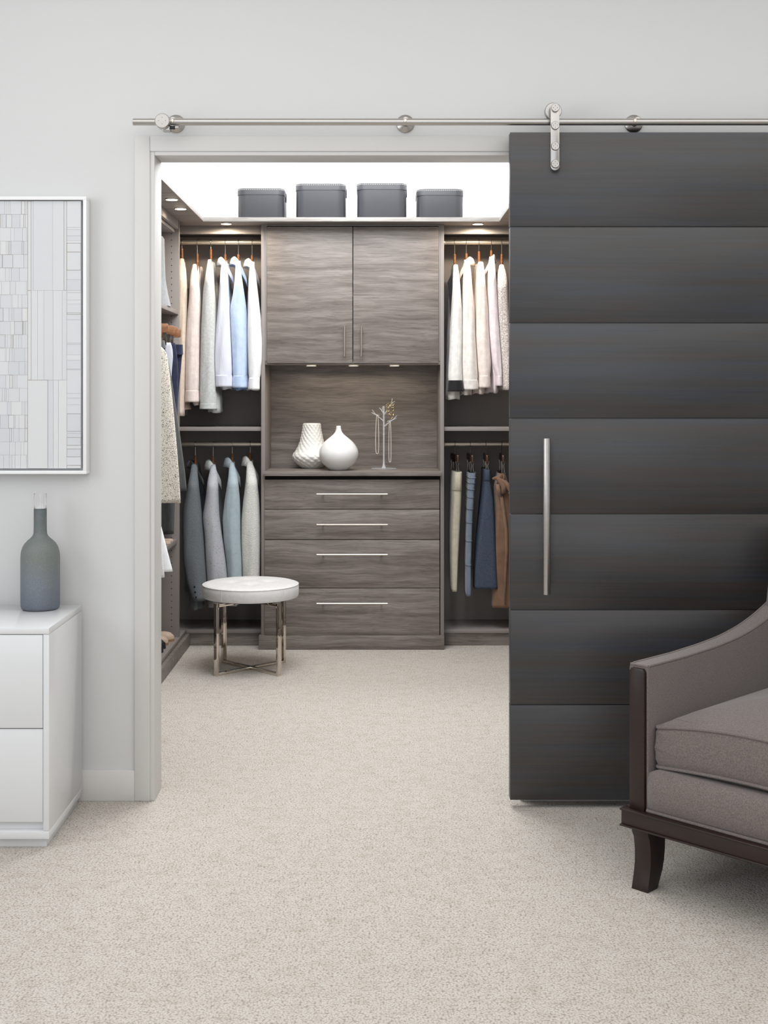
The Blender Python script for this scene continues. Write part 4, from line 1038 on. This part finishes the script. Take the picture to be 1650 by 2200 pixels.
# ------------------------------------------------------------------ stool
def stool():
    cx, cy = -.598, 6.028; r = root('stool', 'round tufted pearl grey stool on crossed polished metal legs', 'stool', (cx, cy, 0))
    zt, zb, R = .412, .345, .2265
    # tufted top
    seg = 96; rings = []
    prof = [(R-.012, zb), (R-.003, zb+.003), (R, zb+.010), (R+.001, zb+.035), (R, zt-.012), (R-.004, zt-.006)]
    for rr, z in prof: rings.append([(cx+rr*math.cos(2*PI*k/seg), cy+rr*math.sin(2*PI*k/seg), z) for k in range(seg)])
    tufts = [(.085*math.cos(a), .085*math.sin(a)) for a in (0.15, PI/2+.15, PI+.15, 1.5*PI+.15)]+[(0, 0)][:0]
    for i in range(1, 24):
        q = (R-.006)*(1-i/24); ring = []
        for k in range(seg):
            x, y = q*math.cos(2*PI*k/seg), q*math.sin(2*PI*k/seg)
            z = zt-.006+.013*math.sqrt(max(0, 1-(q/R)**2))
            for tx, ty in tufts: z -= .011*math.exp(-((x-tx)**2+(y-ty)**2)/.0011)
            ring.append((cx+x, cy+y, z))
        rings.append(ring)
    seat = MB().loft(rings).build('seat', CL['stool'], r, smooth=70)
    for rr, z in ((R-.001, zt-.008), (R-.004, zb+.004)):
        MB().tube([(cx+rr*math.cos(2*PI*k/72), cy+rr*math.sin(2*PI*k/72), z) for k in range(72)], .0022, 6, closed=True).build('piping', CL['stool'], seat)
    for a in (-2.1, -.75, .9, 2.4):
        MB().tube([(cx+(R+.0008)*math.cos(a), cy+(R+.0008)*math.sin(a), z) for z in (zb+.008, zb+.03, zt-.012)], .0011, 5).build('seam', CL['stool'], seat)
    for tx, ty in tufts: MB().lathe([(.0001, .003), (.005, .0025), (.008, 0)], (cx+tx, cy+ty, zt-.005), 14, cap=False).build('tuft_button', CL['stool'], seat)
    MB().lathe([(.150, .331), (.150, .347)], (cx, cy, 0), 48).build('seat_base', DARKHOLE, r)
    # two rectangular hoops crossing at the centre
    d = .144; t = .0085
    for q, (sx, sy) in enumerate(((1, 1), (1, -1))):
        u = Vector((sx, sy, 0)).normalized(); n = Vector((u.y, -u.x, 0)); h = d*math.sqrt(2)
        def bar(name, a, b, za, zb2, ww=.0105):
            p = [Vector((cx, cy, 0))+u*a_+n*(ww*s_) for a_, s_ in ((a, 1), (a, -1), (b, -1), (b, 1))]
            MB().loft([[(v.x, v.y, za) for v in p], [(v.x, v.y, zb2) for v in p]]).build(name, CHROME, r, bevel=.0006)
        for s_ in (-1, 1): bar('leg', s_*h-.0075, s_*h+.0075, 0, .334)
        zz = .0004 if q else 0
        bar('stretcher', -h+.0075, h-.0075, zz, .014+zz); bar('top_bar', -h+.0075, h-.0075, .318+zz, .333)
stool()

# ------------------------------------------------------------------ white chest of drawers with bottle
def chest():
    Yf, Yb = 3.642, 4.048; xr = -.9385; xl = xr-.80
    zt = .632; z1 = .6145
    r = root('drawer_chest', 'glossy white two-drawer chest against the wall', 'chest of drawers', ((xl+xr)/2, Yf, 0))
    boxo('top', (xl, xr, Yf, Yb, z1, zt), LACQUER, r, .0012)
    for a in (xl, xr-.017): boxo('side_panel', (a, a+.017, Yf+.001, Yb, .051, z1-.0008), LACQUER, r, .0012)
    boxo('bottom', (xl, xr, Yf, Yb, .0284, .0505), LACQUER, r, .0012)
    boxo('plinth', (xl+.012, xr-.012, Yf+.019, Yb-.01, 0, .0284), LACQUER, r, .001)
    boxo('back_panel', (xl+.017, xr-.017, Yb-.012, Yb, .051, z1), LACQUER, r, 0)
    boxo('inner_rail', (xl+.017, xr-.017, Yf+.020, Yf+.036, .051, z1), LACQUER, r, 0)
    boxo('drawer', (xl+.0185, xr-.0185, Yf+.001, Yf+.022, .3455, z1-.002), LACQUER, r, .0012)
    boxo('drawer', (xl+.0185, xr-.0185, Yf+.004, Yf+.022, .076, .3425), LACQUER, r, .0012)
chest()
def bottle():
    Y = 3.97; c = (wx(86.5, Y), Y, .632); k = Y/F
    body = [(.0001, .002), (.03, .0015), (.052, .0005), (.0575, .004), (.0598, .012), (.0602, .03), (.0602, .158), (.0596, .170), (.0578, .182), (.0540, .194), (.0475, .205), (.039, .214), (.030, .2215), (.0245, .2275), (.0212, .234), (.0203, .243), (.0200, .26), (.0198, .312), (.0185, .314), (.0165, .312), (.0160, .25)]
    r = root('bottle', 'frosted grey-blue glass bottle with a clear glass rim', 'bottle', c)
    MB().lathe(body, c, 56).build('body', BOTTLE, r, smooth=50)
    MB().lathe([(.0178, .312), (.0186, .313), (.0190, .330), (.0191, .355), (.0188, .3605), (.0178, .3605), (.0172, .356), (.0170, .314)], c, 40, cap=False).build('glass_neck', GLASS, r, smooth=50)
bottle()

# ------------------------------------------------------------------ framed collage
def collage():
    Y0 = 4.028; s = F/Y0
    X1 = wx(185.5, Y0); X0 = X1-.80; Z1, Z0 = wz(422, Y0), wz(1018.5, Y0)
    r = root('wall_art', 'white framed paper collage of pieced rectangles', 'artwork', ((X0+X1)/2, Y0, Z0))
    t = .0105
    boxo('frame_rail', (X0, X1, Y0, WY-.004, Z1-t, Z1), FRAMEW, r, .0008); boxo('frame_rail', (X0, X1, Y0, WY-.004, Z0, Z0+t), FRAMEW, r, .0008)
    boxo('frame_stile', (X0, X0+t, Y0, WY-.004, Z0+t, Z1-t), FRAMEW, r, .0008); boxo('frame_stile', (X1-t, X1, Y0, WY-.004, Z0+t, Z1-t), FRAMEW, r, .0008)
    boxo('backing', (X0+t*.5, X1-t*.5, WY-.016, WY-.002, Z0+t*.5, Z1-t*.5), FRAMEW, r, 0)
    Yc = Y0+.012
    cxr = wx(174, Yc); cxl = X0+.022; cz1, cz0 = wz(432, Yc), wz(1006.5, Yc)
    boxo('canvas_board', (cxl, cxr, Yc+.001, WY-.016, cz0, cz1), PAPER, r, 0)
    boxo('underlay', (cxl+.0005, cxr-.0005, Yc, Yc+.0012, cz0+.0005, cz1-.0005), UNDERLAY, r, 0)
    rg = random.Random(11)
    def tile(xa, xb, ya, yb):
        g = .00028+.0007*(rg.random() < .14); th = .0014+.0010*rg.random()
        if xb-xa < 2*g+.001 or ya-yb < 2*g+.001: return
        boxo('paper_piece', (xa+g, xb-g, Yc-th, Yc+.0005, yb+g, ya-g), PAPER, r, 0, smooth=0)
    X = lambda p: wx(p/3.4375, Yc)
    Zp = lambda p: wz(400+p/3.4375, Yc)
    ys = [110, 305, 320, 367, 403, 420, 487, 622, 690, 770, 785, 840, 870, 935, 948, 987, 1158, 1168, 1245, 1285, 1350, 1356, 1530, 1565, 1615, 1680, 1810, 1825, 1855, 1915, 1940, 2000, 2060, 2085]
    for a, b in zip(ys, ys[1:]): tile(X(494), cxr, Zp(a), Zp(b))
    for y0, y1, xs in ((110, 770, (205, 230, 247, 390, 473, 494)), (770, 1432, (205, 232, 278, 325, 393, 460, 494)), (1432, 2085, (205, 355, 395, 432, 494))):
        for a, b in zip(xs, xs[1:]): tile(X(a), X(b), Zp(y0), Zp(y1))
    n = 20; xe = X(205); xs0 = xe-.20
    for i in range(n):
        ya, yb = lerp(110, 2085, i/n), lerp(110, 2085, (i+1)/n); x = xe
        while x > xs0:
            wd = rg.choice((.004, .006, .009, .012, .018, .026, .034)); x2 = max(xs0, x-wd); tile(x2, x, Zp(ya), Zp(yb)); x = x2
    x = xs0
    while x > cxl+.005:
        x2 = max(cxl, x-rg.choice((.05, .08, .11))); y = 110
        while y < 2085:
            y2 = min(2085, y+rg.choice((240, 400, 640))); tile(x2, x, Zp(y), Zp(y2)); y = y2
        x = x2
collage()

# ------------------------------------------------------------------ armchair
def armchair():
    th = -math.radians(45.5); W, AT = .70, .058
    r = root('armchair', 'taupe upholstered armchair with sloping arms and dark wood base', 'armchair', (.660, 3.36, 0), rotz=th)
    fab = CL['chair']
    prof = [(0, .590), (.2, .590), (.35, .595), (.46, .603), (.56, .618), (.65, .640), (.746, .672), (.83, .712)]
    def armtop(y): return interp(prof, y)[0]
    for x0 in (0, W-AT):
        x1 = x0+AT; rings = []
        for i in range(37):
            y = .012+(.768)*i/36; zt = sum(armtop(y+d) for d in (-.03, -.015, 0, .015, .03))/5; rr = .010; ring = [(x0, y, .205), (x1, y, .205)]
            for k in range(5): a = k/4*PI/2; ring.append((x1-rr+rr*math.cos(a), y, zt-rr+rr*math.sin(a)))
            for k in range(5): a = PI/2+k/4*PI/2; ring.append((x0+rr+rr*math.cos(a), y, zt-rr+rr*math.sin(a)))
            rings.append(ring)
        arm = MB().loft(rings).build('arm', fab, r, smooth=50)
        for xe in (x0+.003, x1-.003):
            pts = [(xe, .014, z) for z in (.21, .35, .50, .575)]+[(xe, .017, .588)]+[(xe, y, sum(armtop(y+d) for d in (-.03, -.015, 0, .015, .03))/5-.0012) for y in [.03+.75*k/30 for k in range(31)]]
            MB().tube(pts, .0036, 7).build('welt', fab, arm)
        MB().tube([(x0+.002, .014, .5885), (x1-.002, .014, .5885)], .0036, 7).build('welt', fab, arm)
        poly = [(x0+.006, .20), (x1-.006, .20), (x1-.006, .574), (x1-.012, .582), (x0+.012, .582), (x0+.006, .574)]
        MB().prism(poly, 'y', .0015, .016).build('front_post', CHAIRW, r, bevel=.0015)
    # seat platform, apron, cushion
    ax0, ax1 = AT-.001, W-AT+.001
    rings = []
    for i in range(25):
        x = lerp(ax0, ax1, i/24); e = min(1, (min(i, 24-i)/24*(ax1-ax0))/.02); ring = []
        for z, bulge in ((.212, .2), (.225, .8), (.250, 1.1), (.280, 1.1), (.305, .8), (.318, .35), (.322, 0)):
            y = .016-.018*bulge*(.45+.55*e**.5); zz = z if z < .25 else .25+(z-.25)*(.86+.14*e**.5)
            ring.append((x, y, zz))
        ring += [(x, .60, .322), (x, .60, .212)]
        rings.append(ring)
    ap = MB().loft(rings).build('apron', fab, r, smooth=70)
    MB().tube([(ax0, .006, .2145), (W/2, .004, .2145), (ax1, .006, .2145)], .0042, 7).build('welt', fab, ap)
    def dense(P):
        o = []
        for a, b in zip(P, P[1:]+P[:1]):
            k = max(1, int(math.hypot(b[0]-a[0], b[1]-a[1])/.04))
            o += [(lerp(a[0], b[0], q/k), lerp(a[1], b[1], q/k)) for q in range(k)]
        return o
    cu = MB(); sx0, sx1, sy0, sy1 = AT+.004, W-AT-.004, .030, .635; n = 28; rings = []
    cxm, cym, hx_, hy_ = (sx0+sx1)/2, (sy0+sy1)/2, (sx1-sx0)/2, (sy1-sy0)/2
    def ring(z, sc, ins=0):
        return [(cxm+(p[0])*sc, cym+(p[1])*sc, z) for p in dense(rrect(0, 0, hx_-ins, hy_-ins, .022, 6))]
    def bow(p, k): return (p[0], p[1], p[2]+k*(1-min(1, abs(p[0]-cxm)/hx_)**2))
    rings = [[bow(p, .014) for p in ring(z, 1, i_)] for z, i_ in ((.320, .012), (.323, .003))]
    rings += [[bow(p, k) for p in ring(z, 1, i_)] for z, i_, k in ((.345, -.003, .017), (.375, -.005, .021), (.415, -.002, .027), (.428, .002, .028))]
    for q in (.95, .88, .78, .66, .52, .38, .24, .1, .03):
        rings.append([bow(p, .028) for p in ring(.428+.052*(1-q**2.6), q)])
    cs = cu.loft(rings).build('seat_cushion', fab, r, smooth=70)
    for z, k in ((.427, .028), (.325, .014)):
        MB().tube([bow((p[0], p[1], z), k) for p in dense(rrect(cxm, cym, hx_-.0008, hy_-.0008, .022, 6))], .0042, 7, closed=True).build('piping', fab, cs)
    # back
    rings = []
    for i in range(15):
        z = lerp(.21, .90, i/14); f = .66+.10*max(0, (z-.42))/.5
        d = .10
        rings.append([(p[0], p[1], z) for p in rrect(W/2, f+d/2, W/2-.002-(.0 if z < .80 else (z-.8)*.3), d/2, .03, 5)])
    MB().loft(rings).build('backrest', fab, r, smooth=60)
    # wooden base rail with beads
    yF, yBk, x0, x1 = -.012, .775, -.010, W+.010
    def frame(nm, z0, z1, out, bev):
        for b in ((x0-out, x1+out, yF-out, yF+.030), (x0-out, x1+out, yBk-.03, yBk+out), (x0-out, x0+.03, yF+.030, yBk-.03), (x1-.03, x1+out, yF+.030, yBk-.03)):
            boxo(nm, (*b, z0, z1), CHAIRW, r, bev)
    frame('base_rail', .1655, .2095, 0, .001); frame('rail_bead', .2045, .2105, .004, .0026); frame('rail_bead', .163, .169, .004, .0026)
    boxo('seat_deck', (x0+.03, x1-.03, yF+.03, yBk-.03, .18, .21), CHAIRW, r, 0)
    # sabre legs
    front = [(.164, .002, .085), (.150, .004, .086), (.135, .012, .086), (.10, .017, .085), (.07, .017, .081), (.045, .013, .073), (.02, .007, .060), (.0, .002, .048)]
    for lx in (.012, W-.012-.050):
        rings = [[(lx, a, z), (lx+.050, a, z), (lx+.050, b, z), (lx, b, z)] for z, a, b in front]
        MB().loft(rings).build('leg', CHAIRW, r, bevel=.0015)
        rings = [[(lx, .765-a, z), (lx+.050, .765-a, z), (lx+.050, .765-b, z), (lx, .765-b, z)] for z, a, b in front]
        MB().loft(rings).build('leg', CHAIRW, r, bevel=.0015)
armchair()
